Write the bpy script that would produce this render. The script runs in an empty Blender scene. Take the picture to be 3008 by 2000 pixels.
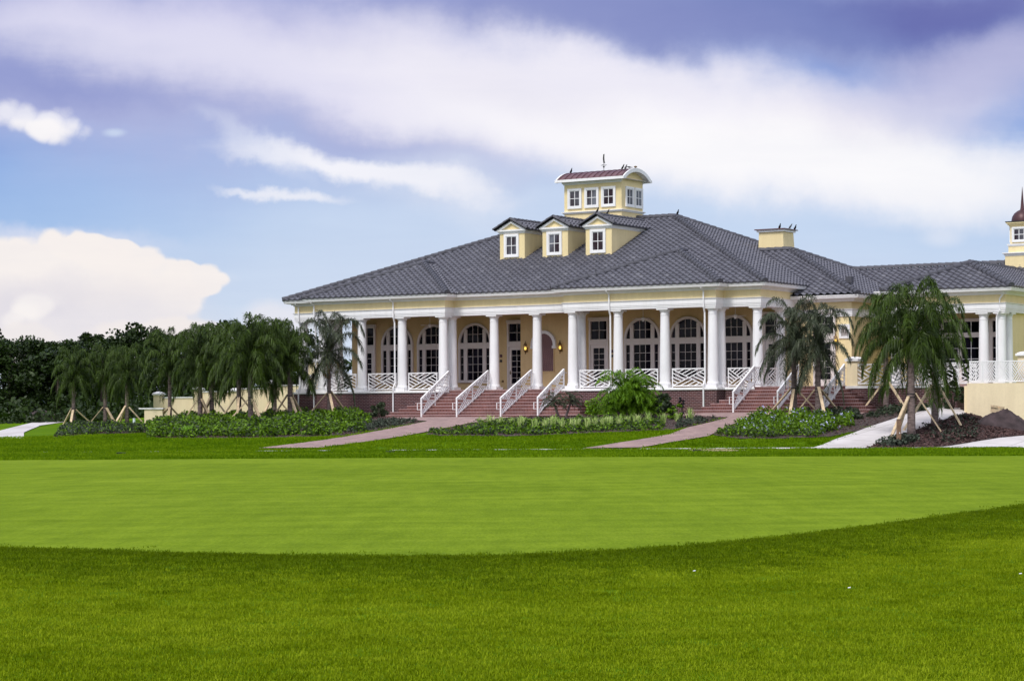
import bpy, bmesh, math, random
import numpy as np
from mathutils import Vector, Matrix
R = math.radians
sc = bpy.context.scene
COL = sc.collection
rng = random.Random(7)
NP = np.random.default_rng(11)

# ------------------------------------------------------------------ survey of the place
EYE = 1.6                      # camera height over the putting green
FPX, HORPX, ROLL = 6428.93, 1212.77, 0.00468
PHI = 0.56666                  # the facade is turned this much from the view
BX, BY = -0.258, 119.60        # middle of the porch front
cP, sP = math.cos(PHI), math.sin(PHI)
F = EYE + 1.28                 # porch floor
ARC = EYE + 5.42               # underside of the architrave
GUT = EYE + 6.60               # gutter top of the main roof
GUT2 = EYE + 6.04              # gutter top of the wings
S = 2.80                       # column spacing
VR = 0.89                      # the bays stand this much forward
PITCH = 0.42
UC = 4.5 * S + 2.12            # outer corner column

def world(u, v, z=0.0):
    return Vector((BX + cP * u + sP * v, BY - sP * u + cP * v, z))

def local(x, y):
    dx, dy = x - BX, y - BY
    return cP * dx - sP * dy, sP * dx + cP * dy

# ------------------------------------------------------------------ terrain
SX = [-60, -40, -30, -15, -8, 3, 8.5, 14, 18, 20, 21.5, 23, 26, 60]
SS = [.012, .015, .0175, .036, .052, .071, .083, .100, .118, .134, .128, .088, .070, .07]
CX = [-60, -30, -15, -10, 3, 7, 10, 14, 17, 19, 21, 60]
CZ = [2.6, 2.2, 1.45, 1.36, 1.36, 1.42, 1.52, 1.55, 1.7, 2.2, 2.86, 2.86]

def terrain(x, y):
    s = np.interp(x, SX, SS); c = np.interp(x, CX, CZ)
    t = np.asarray(y, float) - 92.0
    t = np.where(t > 12, t, np.where(t < -3, 0, (t + 3) ** 2 / 30 * 0 + np.maximum(0, t) * np.clip((t + 3) / 6, 0, 1)))
    z = s * t
    k = 0.12
    h = np.clip(.5 + .5 * (c - z) / k, 0, 1)
    return z * h + c * (1 - h) - k * h * (1 - h) * .5

def tz(x, y): return float(terrain(x, y))

def ground_at(px, py):
    """point of the terrain seen at this place of the photograph"""
    dx, dy = px - 1504, py - HORPX
    yu = (dy + ROLL * dx) / (1 + ROLL ** 2); xu = dx - ROLL * yu
    a, b = xu / FPX, -yu / FPX
    ys = np.linspace(60, 260, 4001)
    g = EYE + b * ys - terrain(a * ys, ys)
    i = np.argmax(g <= 0)
    if g[i] > 0: i = len(ys) - 1
    Y = ys[i]
    return Vector((a * Y, Y, tz(a * Y, Y)))

def spot(px, Y):
    x = (px - 1504) / FPX * Y
    return Vector((x, Y, tz(x, Y)))

# ------------------------------------------------------------------ materials
def new_mat(name):
    m = bpy.data.materials.new(name); m.use_nodes = True
    nt = m.node_tree; nt.nodes.clear()
    out = nt.nodes.new('ShaderNodeOutputMaterial')
    return m, nt, out

def N(nt, t, **kw):
    n = nt.nodes.new(t)
    for k, v in kw.items():
        if k.startswith('i_'):
            key = k[2:]
            n.inputs[int(key) if key.isdigit() else key.replace('_', ' ')].default_value = v
        else: setattr(n, k, v)
    return n

def L(nt, a, b): nt.links.new(a, b)

def ramp(nt, stops, fac=None, interp='LINEAR'):
    n = nt.nodes.new('ShaderNodeValToRGB'); cr = n.color_ramp; cr.interpolation = interp
    while len(cr.elements) < len(stops): cr.elements.new(.5)
    for e, (p, c) in zip(cr.elements, stops): e.position = p; e.color = (*c, 1)
    if fac is not None: L(nt, fac, n.inputs[0])
    return n.outputs[0]

def mixc(nt, fac, a, b, mode='MIX'):
    n = nt.nodes.new('ShaderNodeMix'); n.data_type = 'RGBA'; n.blend_type = mode
    for sock, v in ((n.inputs[0], fac), (n.inputs[6], a), (n.inputs[7], b)):
        if hasattr(v, 'default_value'): L(nt, v, sock)
        elif isinstance(v, (int, float)): sock.default_value = v
        else: sock.default_value = (*v, 1)
    return n.outputs[2]

def math1(nt, op, a, b=None, c=None):
    n = nt.nodes.new('ShaderNodeMath'); n.operation = op
    for i, v in enumerate((a, b, c)):
        if v is None: continue
        if hasattr(v, 'default_value'): L(nt, v, n.inputs[i])
        else: n.inputs[i].default_value = v
    return n.outputs[0]

def bsdf(nt, out, col, rough=.6, spec=.5, bump=None, metal=0):
    b = nt.nodes.new('ShaderNodeBsdfPrincipled')
    if hasattr(col, 'default_value'): L(nt, col, b.inputs['Base Color'])
    else: b.inputs['Base Color'].default_value = (*col, 1)
    b.inputs['Roughness'].default_value = rough
    b.inputs['Specular IOR Level'].default_value = spec
    b.inputs['Metallic'].default_value = metal
    if bump is not None: L(nt, bump, b.inputs['Normal'])
    L(nt, b.outputs[0], out.inputs[0]); return b

def noise(nt, scale, detail=3, coord=None, rough=.55):
    n = nt.nodes.new('ShaderNodeTexNoise')
    n.inputs['Scale'].default_value = scale; n.inputs['Detail'].default_value = detail; n.inputs['Roughness'].default_value = rough
    if coord is not None: L(nt, coord, n.inputs['Vector'])
    return n.outputs['Fac']

def gpos(nt): return nt.nodes.new('ShaderNodeNewGeometry').outputs['Position']

def scaled(nt, vec, sx, sy, sz):
    n = nt.nodes.new('ShaderNodeMapping'); n.inputs['Scale'].default_value = (sx, sy, sz)
    L(nt, vec, n.inputs['Vector']); return n.outputs[0]

def bumpn(nt, h, strength=.3, dist=.02):
    n = nt.nodes.new('ShaderNodeBump'); n.inputs['Strength'].default_value = strength; n.inputs['Distance'].default_value = dist
    L(nt, h, n.inputs['Height']); return n.outputs[0]

M = {}
def plain(name, col, rough=.6, var=.08, scale=2.0, spec=.4, bump=0, metal=0):
    m, nt, out = new_mat(name)
    p = gpos(nt)
    n1 = noise(nt, scale, 5, p)
    lo = tuple(c * (1 - var) for c in col); hi = tuple(min(1, c * (1 + var)) for c in col)
    c = ramp(nt, [(.3, lo), (.7, hi)], n1)
    bn = bumpn(nt, noise(nt, 40, 4, p), bump, .01) if bump else None
    bsdf(nt, out, c, rough, spec, bn, metal); M[name] = m; return m

def m_paint():
    m, nt, out = new_mat('white_paint'); p = gpos(nt)
    c = ramp(nt, [(.3, (.76, .75, .765)), (.6, (.82, .81, .825))], noise(nt, .9, 6, p))
    c = mixc(nt, .16, c, ramp(nt, [(.36, (.78, .75, .70)), (.52, (1, 1, 1))], noise(nt, 1.0, 6, scaled(nt, p, 6, 6, .5))), 'MULTIPLY')
    bsdf(nt, out, c, .5, .35, bumpn(nt, noise(nt, 60, 3, p), .06, .005)); M['white_paint'] = m
m_paint()
plain('white_stone', (.78, .77, .77), .7, .06, 1.5)
plain('trim', (.70, .64, .62), .5, .03)
plain('dark_metal', (.03, .028, .027), .45, .2)
plain('bronze', (.16, .10, .045), .4, .2, metal=.6)
plain('wood', (.60, .46, .30), .75, .25, 6, bump=.3)
plain('old_wood', (.22, .13, .08), .8, .3, 6, bump=.3)
plain('bird_black', (.012, .011, .014), .4, .2, 20)
plain('black_lid', (.012, .013, .012), .5, .2, 20)
plain('pipe_white', (.62, .70, .74), .4, .03)
plain('soil', (.060, .042, .038), .95, .45, 5, bump=1)
plain('pale_soil', (.055, .038, .040), .95, .4, 2.5, bump=1)
plain('terracotta_dark', (.02, .018, .02), .7, .2)

def m_stucco(name, col):
    m, nt, out = new_mat(name); p = gpos(nt)
    n1 = noise(nt, .5, 6, p); n2 = noise(nt, 14, 3, p)
    c1 = ramp(nt, [(.3, tuple(c * .93 for c in col)), (.7, tuple(min(1, c * 1.05) for c in col))], n1)
    c = mixc(nt, .3, c1, ramp(nt, [(.3, tuple(c * .86 for c in col)), (.7, tuple(min(1, c * 1.1) for c in col))], n2))
    st = noise(nt, 1.0, 5, scaled(nt, p, 3.0, 3.0, .25))
    c = mixc(nt, .10, c, ramp(nt, [(.42, (.45, .4, .33)), (.62, (1, 1, 1))], st), 'MULTIPLY')
    bsdf(nt, out, c, .85, .25, bumpn(nt, n2, .25, .02)); M[name] = m
m_stucco('yellow_stucco', (.80, .66, .38))
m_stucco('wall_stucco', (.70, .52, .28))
m_stucco('ramp_stucco', (.82, .69, .47))
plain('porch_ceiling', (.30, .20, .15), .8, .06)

def uvn(nt):
    return nt.nodes.new('ShaderNodeUVMap').outputs[0]

def m_brick(name, c1, c2, mortar, bw, bh, ms=.012, rot=0, offset=.5):
    m, nt, out = new_mat(name)
    mp = nt.nodes.new('ShaderNodeMapping'); mp.inputs['Rotation'].default_value = (0, 0, rot)
    L(nt, uvn(nt), mp.inputs['Vector'])
    b = nt.nodes.new('ShaderNodeTexBrick'); L(nt, mp.outputs[0], b.inputs['Vector'])
    b.inputs['Scale'].default_value = 1; b.inputs['Brick Width'].default_value = bw; b.inputs['Row Height'].default_value = bh
    b.inputs['Mortar Size'].default_value = ms; b.inputs['Mortar Smooth'].default_value = .2; b.offset = offset
    b.inputs['Color1'].default_value = (*c1, 1); b.inputs['Color2'].default_value = (*c2, 1); b.inputs['Mortar'].default_value = (*mortar, 1)
    p = gpos(nt)
    c = mixc(nt, .6, b.outputs['Color'], ramp(nt, [(.3, (.62, .62, .64)), (.7, (1.15, 1.1, 1.08))], noise(nt, 1.3, 6, p)), 'MULTIPLY')
    bsdf(nt, out, c, .85, .25, bumpn(nt, b.outputs['Fac'], -.4, .01)); M[name] = m
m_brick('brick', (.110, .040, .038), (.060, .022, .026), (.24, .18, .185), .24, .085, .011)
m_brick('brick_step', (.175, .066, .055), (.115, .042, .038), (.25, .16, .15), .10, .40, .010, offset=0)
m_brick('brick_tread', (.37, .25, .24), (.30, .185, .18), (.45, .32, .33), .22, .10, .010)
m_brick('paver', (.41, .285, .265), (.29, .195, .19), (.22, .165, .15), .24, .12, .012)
m_brick('niche_brick', (.14, .052, .055), (.10, .035, .045), (.36, .26, .26), .20, .075, .014, R(45))

def m_tile():
    m, nt, out = new_mat('roof_tile')
    uv = uvn(nt)
    fl = nt.nodes.new('ShaderNodeVectorMath'); fl.operation = 'FLOOR'; L(nt, uv, fl.inputs[0])
    wn = nt.nodes.new('ShaderNodeTexWhiteNoise'); wn.noise_dimensions = '2D'; L(nt, fl.outputs[0], wn.inputs['Vector'])
    c = ramp(nt, [(0, (.094, .092, .112)), (.5, (.108, .106, .128)), (.95, (.120, .118, .142)), (1, (.155, .152, .175))], wn.outputs['Value'])
    p = gpos(nt)
    c = mixc(nt, .35, c, ramp(nt, [(.3, (.78, .78, .80)), (.7, (1.12, 1.12, 1.12))], noise(nt, .45, 6, p)), 'MULTIPLY')
    bsdf(nt, out, c, .55, .45, bumpn(nt, noise(nt, 30, 3, p), .2, .01)); M['roof_tile'] = m
m_tile()
plain('ridge_tile', (.062, .061, .076), .55, .25, 3, .45)

def m_copper():
    m, nt, out = new_mat('copper'); p = gpos(nt)
    c = ramp(nt, [(.3, (.105, .044, .054)), (.7, (.170, .080, .090))], noise(nt, 2, 5, p))
    bsdf(nt, out, c, .45, .5, None, .35); M['copper'] = m
m_copper()
plain('dark_copper', (.062, .022, .026), .45, .35, 2, .5, metal=.3)

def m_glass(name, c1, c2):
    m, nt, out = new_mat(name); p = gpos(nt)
    # dim rooms behind the panes; sky reflections painted in as soft vertical patches
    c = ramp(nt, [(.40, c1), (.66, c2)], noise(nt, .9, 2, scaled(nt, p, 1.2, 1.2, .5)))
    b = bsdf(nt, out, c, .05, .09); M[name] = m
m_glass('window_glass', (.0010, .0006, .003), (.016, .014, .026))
m_glass('tower_glass', (.030, .018, .024), (.16, .17, .20))

def m_leaf(name, c_lo, c_hi, transl=.25, rough=.5, patch=.6):
    m, nt, out = new_mat(name)
    g = nt.nodes.new('ShaderNodeNewGeometry')
    isl = g.outputs['Random Per Island']
    mixv = math1(nt, 'ADD', math1(nt, 'MULTIPLY', isl, .6), math1(nt, 'MULTIPLY', noise(nt, patch, 3, g.outputs['Position']), .5))
    c = ramp(nt, [(.15, c_lo), (.85, c_hi)], mixv)
    b = nt.nodes.new('ShaderNodeBsdfPrincipled'); L(nt, c, b.inputs['Base Color'])
    b.inputs['Roughness'].default_value = rough; b.inputs['Specular IOR Level'].default_value = .25
    t = nt.nodes.new('ShaderNodeBsdfTranslucent'); L(nt, c, t.inputs[0])
    mx = nt.nodes.new('ShaderNodeMixShader'); mx.inputs[0].default_value = transl
    L(nt, b.outputs[0], mx.inputs[1]); L(nt, t.outputs[0], mx.inputs[2]); L(nt, mx.outputs[0], out.inputs[0]); M[name] = m
m_leaf('wood_leaf', (.004, .010, .001), (.026, .052, .005), .12)
m_leaf('feather_leaf', (.026, .085, .001), (.160, .310, .008), .2)
m_leaf('palm_leaf', (.009, .022, .001), (.060, .106, .004), .12)
m_leaf('palm_leaf_grey', (.018, .025, .014), (.078, .095, .052), .12)
m_leaf('dead_leaf', (.12, .075, .025), (.36, .22, .05), .2)
m_leaf('shrub_leaf', (.026, .066, .002), (.150, .275, .008), .2, patch=.5)
m_leaf('shrub_dark', (.016, .026, .012), (.060, .085, .040), .2, patch=.5)
m_leaf('juniper_leaf', (.020, .024, .018), (.065, .085, .055), .1)
m_leaf('bright_leaf', (.10, .24, .010), (.24, .46, .030), .25)
m_leaf('variegated_leaf', (.24, .42, .06), (.62, .68, .30), .2)
m_leaf('flower', (.35, .36, .62), (.55, .58, .80), .2)
m_leaf('mulch_chip', (.030, .016, .015), (.13, .075, .070), 0, .9)
m_leaf('straw_blade', (.30, .28, .10), (.60, .48, .30), .1)

def m_trunk():
    m, nt, out = new_mat('palm_trunk'); p = gpos(nt)
    rings = noise(nt, 1, 3, scaled(nt, p, 5, 5, 14))
    c = ramp(nt, [(.3, (.085, .062, .058)), (.7, (.25, .19, .18))], rings)
    bsdf(nt, out, c, .9, .2, bumpn(nt, rings, .6, .03)); M['palm_trunk'] = m
m_trunk()
plain('bark', (.06, .045, .035), .9, .4, 4)
plain('palm_stem', (.085, .115, .045), .7, .3, 4)

def m_concrete(name, col):
    m, nt, out = new_mat(name); p = gpos(nt)
    c = ramp(nt, [(.3, tuple(x * .86 for x in col)), (.7, col)], noise(nt, .7, 8, p))
    c = mixc(nt, .35, c, ramp(nt, [(.38, (.62, .56, .53)), (.5, (1, 1, 1))], noise(nt, .35, 6, scaled(nt, p, 1, .5, 1))), 'MULTIPLY')
    b = nt.nodes.new('ShaderNodeTexBrick'); L(nt, uvn(nt), b.inputs['Vector']); b.inputs['Scale'].default_value = 1; b.inputs['Brick Width'].default_value = 1.8; b.inputs['Row Height'].default_value = 1.8; b.inputs['Mortar Size'].default_value = .022; b.offset = 0
    b.inputs['Color1'].default_value = (1, 1, 1, 1); b.inputs['Color2'].default_value = (.94, .94, .93, 1); b.inputs['Mortar'].default_value = (.55, .53, .50, 1)
    c = mixc(nt, 1.0, c, b.outputs['Color'], 'MULTIPLY')
    bsdf(nt, out, c, .85, .3, bumpn(nt, noise(nt, 25, 4, p), .2, .01)); M[name] = m
m_concrete('concrete', (.62, .58, .58))

def grass_col(nt, p, cols, k=1.0):
    broad = noise(nt, .09 * k, 5, scaled(nt, p, .45, 1, 1))
    mid = noise(nt, 1.1 * k, 5, scaled(nt, p, .35, 1.4, 1))
    fine = noise(nt, 14 * k, 4, scaled(nt, p, .7, 1.6, 1), .7)
    v = math1(nt, 'ADD', math1(nt, 'ADD', math1(nt, 'MULTIPLY', broad, .45), math1(nt, 'MULTIPLY', mid, .40)), math1(nt, 'MULTIPLY', fine, .35))
    return ramp(nt, cols, v), fine

LAWN = [(.36, (.042, .090, .001)), (.60, (.075, .150, .002)), (.80, (.140, .225, .004))]
GREEN = [(.36, (.108, .165, .005)), (.58, (.150, .225, .010)), (.80, (.195, .270, .018))]
def m_grass(name, cols, k=1):
    m, nt, out = new_mat(name); p = gpos(nt)
    c, fine = grass_col(nt, p, cols, k)
    if name == 'green_turf':
        st = noise(nt, 1.0, 6, scaled(nt, p, 2.2, .33, 1), .7); c = mixc(nt, .55, c, ramp(nt, [(.34, (.74, .78, .60)), (.66, (1.20, 1.16, 1.30))], st), 'MULTIPLY')
        c = mixc(nt, .8, c, ramp(nt, [(.32, (.78, .80, .62)), (.68, (1.16, 1.13, 1.25))], noise(nt, 1.0, 4, scaled(nt, p, 26, 3.2, 1), .7)), 'MULTIPLY')
        st2 = noise(nt, 1.0, 4, scaled(nt, p, .30, .12, 1), .6); c = mixc(nt, .6, c, ramp(nt, [(.36, (.82, .85, .75)), (.64, (1.10, 1.08, 1.15))], st2), 'MULTIPLY')      # faint mowing stripes running across the green
        w = nt.nodes.new('ShaderNodeTexWave'); w.inputs['Scale'].default_value = .16; w.inputs['Distortion'].default_value = 5.0; w.inputs['Detail'].default_value = 3
        mp = nt.nodes.new('ShaderNodeMapping'); mp.inputs['Rotation'].default_value = (0, 0, R(68)); L(nt, p, mp.inputs['Vector']); L(nt, mp.outputs[0], w.inputs['Vector'])
        c = mixc(nt, .28, c, ramp(nt, [(.2, (.82, .84, .74)), (.8, (1.12, 1.10, 1.15))], w.outputs['Fac']), 'MULTIPLY')
    bsdf(nt, out, c, .9, .03, bumpn(nt, fine, .5, .03)); M[name] = m
m_grass('lawn', LAWN)
m_grass('green_turf', GREEN)

def m_blade(name, cols):
    m, nt, out = new_mat(name)
    loc = nt.nodes.new('ShaderNodeObjectInfo').outputs['Location']
    g = nt.nodes.new('ShaderNodeNewGeometry')
    broad = noise(nt, .22, 5, scaled(nt, loc, .45, 1, 1)); mid = noise(nt, 3.0, 5, scaled(nt, loc, .8, 1, 1), .62)
    v = math1(nt, 'ADD', math1(nt, 'ADD', math1(nt, 'MULTIPLY', broad, .40), math1(nt, 'MULTIPLY', mid, .62)), math1(nt, 'MULTIPLY', g.outputs['Random Per Island'], .16))
    c = ramp(nt, cols, v)
    b = nt.nodes.new('ShaderNodeBsdfPrincipled'); L(nt, c, b.inputs['Base Color']); b.inputs['Roughness'].default_value = .6; b.inputs['Specular IOR Level'].default_value = .04
    t = nt.nodes.new('ShaderNodeBsdfTranslucent'); L(nt, c, t.inputs[0])
    mx = nt.nodes.new('ShaderNodeMixShader'); mx.inputs[0].default_value = .35
    L(nt, b.outputs[0], mx.inputs[1]); L(nt, t.outputs[0], mx.inputs[2]); L(nt, mx.outputs[0], out.inputs[0]); M[name] = m
m_blade('grass_blade', [(.38, (.072, .112, .0003)), (.54, (.155, .222, .0008)), (.72, (.290, .365, .012))])
m_blade('collar_blade', [(.36, (.050, .084, .0003)), (.56, (.096, .152, .0008)), (.80, (.190, .265, .006))])
m_blade('lawn_blade', [(.36, (.050, .105, .0005)), (.56, (.100, .190, .001)), (.78, (.215, .320, .006))])

def m_lamp():
    m, nt, out = new_mat('lamp_glow')
    e = nt.nodes.new('ShaderNodeEmission'); e.inputs[0].default_value = (1, .62, .12, 1); e.inputs[1].default_value = 1.5
    L(nt, e.outputs[0], out.inputs[0]); M['lamp_glow'] = m
m_lamp()

# ------------------------------------------------------------------ mesh builder
class MB:
    def __init__(s): s.v = []; s.f = []; s.m = []; s.uv = {}
    def add(s, vs, fs, mi=0):
        o = len(s.v); s.v += [tuple(x) for x in vs]
        for f in fs: s.f.append(tuple(i + o for i in f)); s.m.append(mi)
    def box(s, x0, x1, y0, y1, z0, z1, mi=0):
        s.add([(x0, y0, z0), (x1, y0, z0), (x1, y1, z0), (x0, y1, z0), (x0, y0, z1), (x1, y0, z1), (x1, y1, z1), (x0, y1, z1)],
              [(3, 2, 1, 0), (4, 5, 6, 7), (0, 1, 5, 4), (1, 2, 6, 5), (2, 3, 7, 6), (3, 0, 4, 7)], mi)
    def bar(s, a, b, w, d, mi=0, up=(0, 0, 1)):
        a, b = Vector(a), Vector(b); t = (b - a)
        if t.length < 1e-6: return
        t.normalize(); u = Vector(up)
        if abs(t.dot(u)) > .97: u = Vector((0, 1, 0))
        x = t.cross(u).normalized() * (w / 2); y = x.cross(t).normalized() * (d / 2)
        vs = [p + i * x + j * y for p in (a, b) for i, j in ((-1, -1), (1, -1), (1, 1), (-1, 1))]
        s.add(vs, [(3, 2, 1, 0), (4, 5, 6, 7), (0, 1, 5, 4), (1, 2, 6, 5), (2, 3, 7, 6), (3, 0, 4, 7)], mi)
    def tube(s, pts, rs, n=8, mi=0, cap=True):
        pts = [Vector(p) for p in pts]
        if not hasattr(rs, '__len__'): rs = [rs] * len(pts)
        vs = []
        for i, p in enumerate(pts):
            t = (pts[min(i + 1, len(pts) - 1)] - pts[max(i - 1, 0)]).normalized()
            u = Vector((0, 0, 1)) if abs(t.z) < .95 else Vector((1, 0, 0))
            x = t.cross(u).normalized(); y = x.cross(t)
            vs += [p + rs[i] * (math.cos(k * 2 * math.pi / n) * x + math.sin(k * 2 * math.pi / n) * y) for k in range(n)]
        fs = [(i * n + k, i * n + (k + 1) % n, (i + 1) * n + (k + 1) % n, (i + 1) * n + k) for i in range(len(pts) - 1) for k in range(n)]
        if cap: fs += [tuple(range(n))[::-1], tuple((len(pts) - 1) * n + k for k in range(n))]
        s.add(vs, fs, mi)
    def lathe(s, c, prof, n=16, mi=0):
        vs = []; c = Vector(c)
        for r, z in prof:
            vs += [(c.x + r * math.cos(k * 2 * math.pi / n), c.y + r * math.sin(k * 2 * math.pi / n), c.z + z) for k in range(n)]
        m = len(prof)
        fs = [(i * n + k, i * n + (k + 1) % n, (i + 1) * n + (k + 1) % n, (i + 1) * n + k) for i in range(m - 1) for k in range(n)]
        fs += [tuple(range(n))[::-1], tuple((m - 1) * n + k for k in range(n))]
        s.add(vs, fs, mi)
    def build(s, name, mats, parent=None, loc=None, smooth=False, uv=None):
        me = bpy.data.meshes.new(name); me.from_pydata(s.v, [], s.f)
        if not isinstance(mats, (list, tuple)): mats = [mats]
        for m in mats: me.materials.append(M[m] if isinstance(m, str) else m)
        if len(mats) > 1: me.polygons.foreach_set('material_index', s.m)
        lay = me.uv_layers.new(name='UVMap')
        if uv is not None:
            me.uv_layers[0].data.foreach_set('uv', np.asarray(uv, dtype=np.float32).ravel())
        else:
            data = []
            for p in me.polygons:
                nx, ny, nz = (abs(c) for c in p.normal)
                ax = (0, 1) if nz > .6 else ((1, 2) if nx > ny else (0, 2))
                for vi in p.vertices:
                    co = me.vertices[vi].co; data += [co[ax[0]], co[ax[1]]]
            lay.data.foreach_set('uv', data)
        if smooth: me.polygons.foreach_set('use_smooth', [True] * len(me.polygons))
        me.update()
        return link(name, me, parent, loc)

def link(name, me, parent=None, loc=None):
    o = bpy.data.objects.new(name, me); COL.objects.link(o)
    if parent is not None: o.parent = parent
    if loc is not None: o.location = loc
    return o

def thing(name, label, cat, loc=(0, 0, 0), rz=0, group=None):
    o = bpy.data.objects.new(name, None); COL.objects.link(o); o.empty_display_size = .3
    o.location = loc; o.rotation_euler = (0, 0, rz); tag(o, label, cat, group); return o

def tag(o, label=None, cat=None, group=None, kind=None):
    if label: o['label'] = label
    if cat: o['category'] = cat
    if group: o['group'] = group
    if kind: o['kind'] = kind
    return o

def smooth_by_angle(o, deg=40):
    me = o.data; me.polygons.foreach_set('use_smooth', [True] * len(me.polygons))
    bm = bmesh.new(); bm.from_mesh(me)
    for e in bm.edges:
        if len(e.link_faces) == 2 and e.calc_face_angle(0) > R(deg): e.smooth = False
    bm.to_mesh(me); bm.free(); return o

def offset_poly(P, d, closed=False):
    """offset an axis-aligned polyline to its right-hand (outer) side"""
    n = len(P); out = []
    for i in range(n):
        def edge_n(a, b):
            t = Vector((b[0] - a[0], b[1] - a[1])).normalized(); return Vector((t.y, -t.x)), t
        prev = (P[i - 1], P[i]) if (i > 0 or closed) else None
        nxt = (P[i], P[(i + 1) % n]) if (i < n - 1 or closed) else None
        if prev is None: nn, t = edge_n(*nxt); out.append((P[i][0] + nn.x * d, P[i][1] + nn.y * d)); continue
        if nxt is None: nn, t = edge_n(*prev); out.append((P[i][0] + nn.x * d, P[i][1] + nn.y * d)); continue
        n1, _ = edge_n(*prev); n2, _ = edge_n(*nxt)
        b = n1 + n2
        if b.length < 1e-6: b = n1
        k = d / max(.2, (1 + n1.dot(n2)) / 1) if (1 + n1.dot(n2)) > 1e-6 else d
        out.append((P[i][0] + (n1.x + n2.x) * k, P[i][1] + (n1.y + n2.y) * k))
    return out

def sweep(mb, P, prof, mi=0, closed=False):
    """prof: closed list of (d, z) swept along the polyline with mitred corners"""
    rings = []
    for d, z in prof:
        rings.append([(x, y, z) for x, y in offset_poly(P, d, closed)])
    n = len(P); m = len(prof)
    vs = [rings[j][i] for i in range(n) for j in range(m)]
    fs = []
    for i in range(n if closed else n - 1):
        i2 = (i + 1) % n
        for j in range(m):
            j2 = (j + 1) % m
            fs.append((i * m + j, i * m + j2, i2 * m + j2, i2 * m + j))
    if not closed: fs += [tuple(range(m))[::-1], tuple((n - 1) * m + j for j in range(m))]
    mb.add(vs, fs, mi)

# ------------------------------------------------------------------ SETTING: ground
GS = lambda o, label=None: tag(o, kind='structure')

def grid_mesh(name, xs, ys, mat, dz=0.0):
    X, Y = np.meshgrid(xs, ys); Z = terrain(X, Y) + dz
    v = np.stack([X.ravel(), Y.ravel(), Z.ravel()], 1); nx, ny = len(xs), len(ys)
    f = [(j * nx + i, j * nx + i + 1, (j + 1) * nx + i + 1, (j + 1) * nx + i) for j in range(ny - 1) for i in range(nx - 1)]
    me = bpy.data.meshes.new(name); me.from_pydata(v.tolist(), [], f); me.materials.append(M[mat])
    me.polygons.foreach_set('use_smooth', [True] * len(me.polygons))
    return link(name, me)
xs = np.unique(np.concatenate([np.linspace(-700, -50, 14), np.arange(-50, 45, .75), np.linspace(45, 700, 14)]))
ys = np.unique(np.concatenate([np.linspace(-300, 0, 5), np.arange(0, 84, 6), np.arange(84, 140, .6), np.arange(140, 210, 5), np.linspace(215, 1500, 14)]))
lawn = grid_mesh('lawn', xs, ys, 'lawn'); tag(lawn, kind='structure')

def smooth_pts(pts, n=4):
    """Catmull-Rom through a closed outline"""
    P = [Vector((p[0], p[1])) for p in pts]; out = []; k = len(P)
    for i in range(k):
        a, b, c, d = P[i - 1], P[i], P[(i + 1) % k], P[(i + 2) % k]
        for j in range(n):
            t = j / n
            out.append(.5 * ((2 * b) + (c - a) * t + (2 * a - 5 * b + 4 * c - d) * t * t + (3 * b - a - 3 * c + d) * t ** 3))
    return out

def drape(name, outline, mat, dz, step=.6, parent=None, thick=0):
    """a sheet with this outline that follows the terrain"""
    bm = bmesh.new()
    P = [Vector((p[0], p[1], 0)) for p in outline]
    x0, x1 = min(p.x for p in P), max(p.x for p in P); y0, y1 = min(p.y for p in P), max(p.y for p in P)
    f = bm.faces.new([bm.verts.new(p) for p in P])
    bmesh.ops.triangulate(bm, faces=[f])
    for k in range(1, int((x1 - x0) / step) + 1):
        g = bm.verts[:] + bm.edges[:] + bm.faces[:]
        bmesh.ops.bisect_plane(bm, geom=g, plane_co=(x0 + k * step, 0, 0), plane_no=(1, 0, 0))
    for k in range(1, int((y1 - y0) / step) + 1):
        g = bm.verts[:] + bm.edges[:] + bm.faces[:]
        bmesh.ops.bisect_plane(bm, geom=g, plane_co=(0, y0 + k * step, 0), plane_no=(0, 1, 0))
    for v in bm.verts: v.co.z = tz(v.co.x, v.co.y) + dz
    bmesh.ops.recalc_face_normals(bm, faces=bm.faces[:])
    for fc in bm.faces:
        if fc.normal.z < 0: fc.normal_flip()
        fc.smooth = True
    me = bpy.data.meshes.new(name); bm.to_mesh(me); bm.free(); me.materials.append(M[mat])
    lay = me.uv_layers.new(name='UVMap'); d = []
    for p in me.polygons:
        for vi in p.vertices:
            co = me.vertices[vi].co; u, v = local(co.x, co.y); d += [u, v]
    lay.data.foreach_set('uv', d)
    return link(name, me, parent)

# putting green: a closer-mown sheet with a curved near edge
def green_near(x):      # distance of the near edge
    e = [(-900, 1560), (-400, 1592), (0, 1614), (500, 1631), (1000, 1640), (1500, 1639), (2000, 1612), (2400, 1571), (2700, 1533), (3008, 1488), (3400, 1430), (3900, 1370)]
    Ys = [EYE * FPX / (b - HORPX + ROLL * (a - 1504)) for a, b in e]; Xs = [(a - 1504) / FPX * y for (a, b), y in zip(e, Ys)]
    return np.interp(x, Xs, Ys)
gx = np.linspace(-40, 40, 161)
mb = MB()
ny = 40
Yn = green_near(gx) + .10 * np.sin(gx * 3.1) + .06 * np.sin(gx * 7.7)
Yf = 78.5 - .02 * gx - .004 * gx ** 2
vs = []; fs = []
for i, x in enumerate(gx):
    for j in range(ny + 1): vs.append((x, Yn[i] + (Yf[i] - Yn[i]) * j / ny, .012))
for i in range(len(gx) - 1):
    if Yf[i] - Yn[i] < .5: continue
    for j in range(ny): fs.append((i * (ny + 1) + j, (i + 1) * (ny + 1) + j, (i + 1) * (ny + 1) + j + 1, i * (ny + 1) + j + 1))
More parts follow.
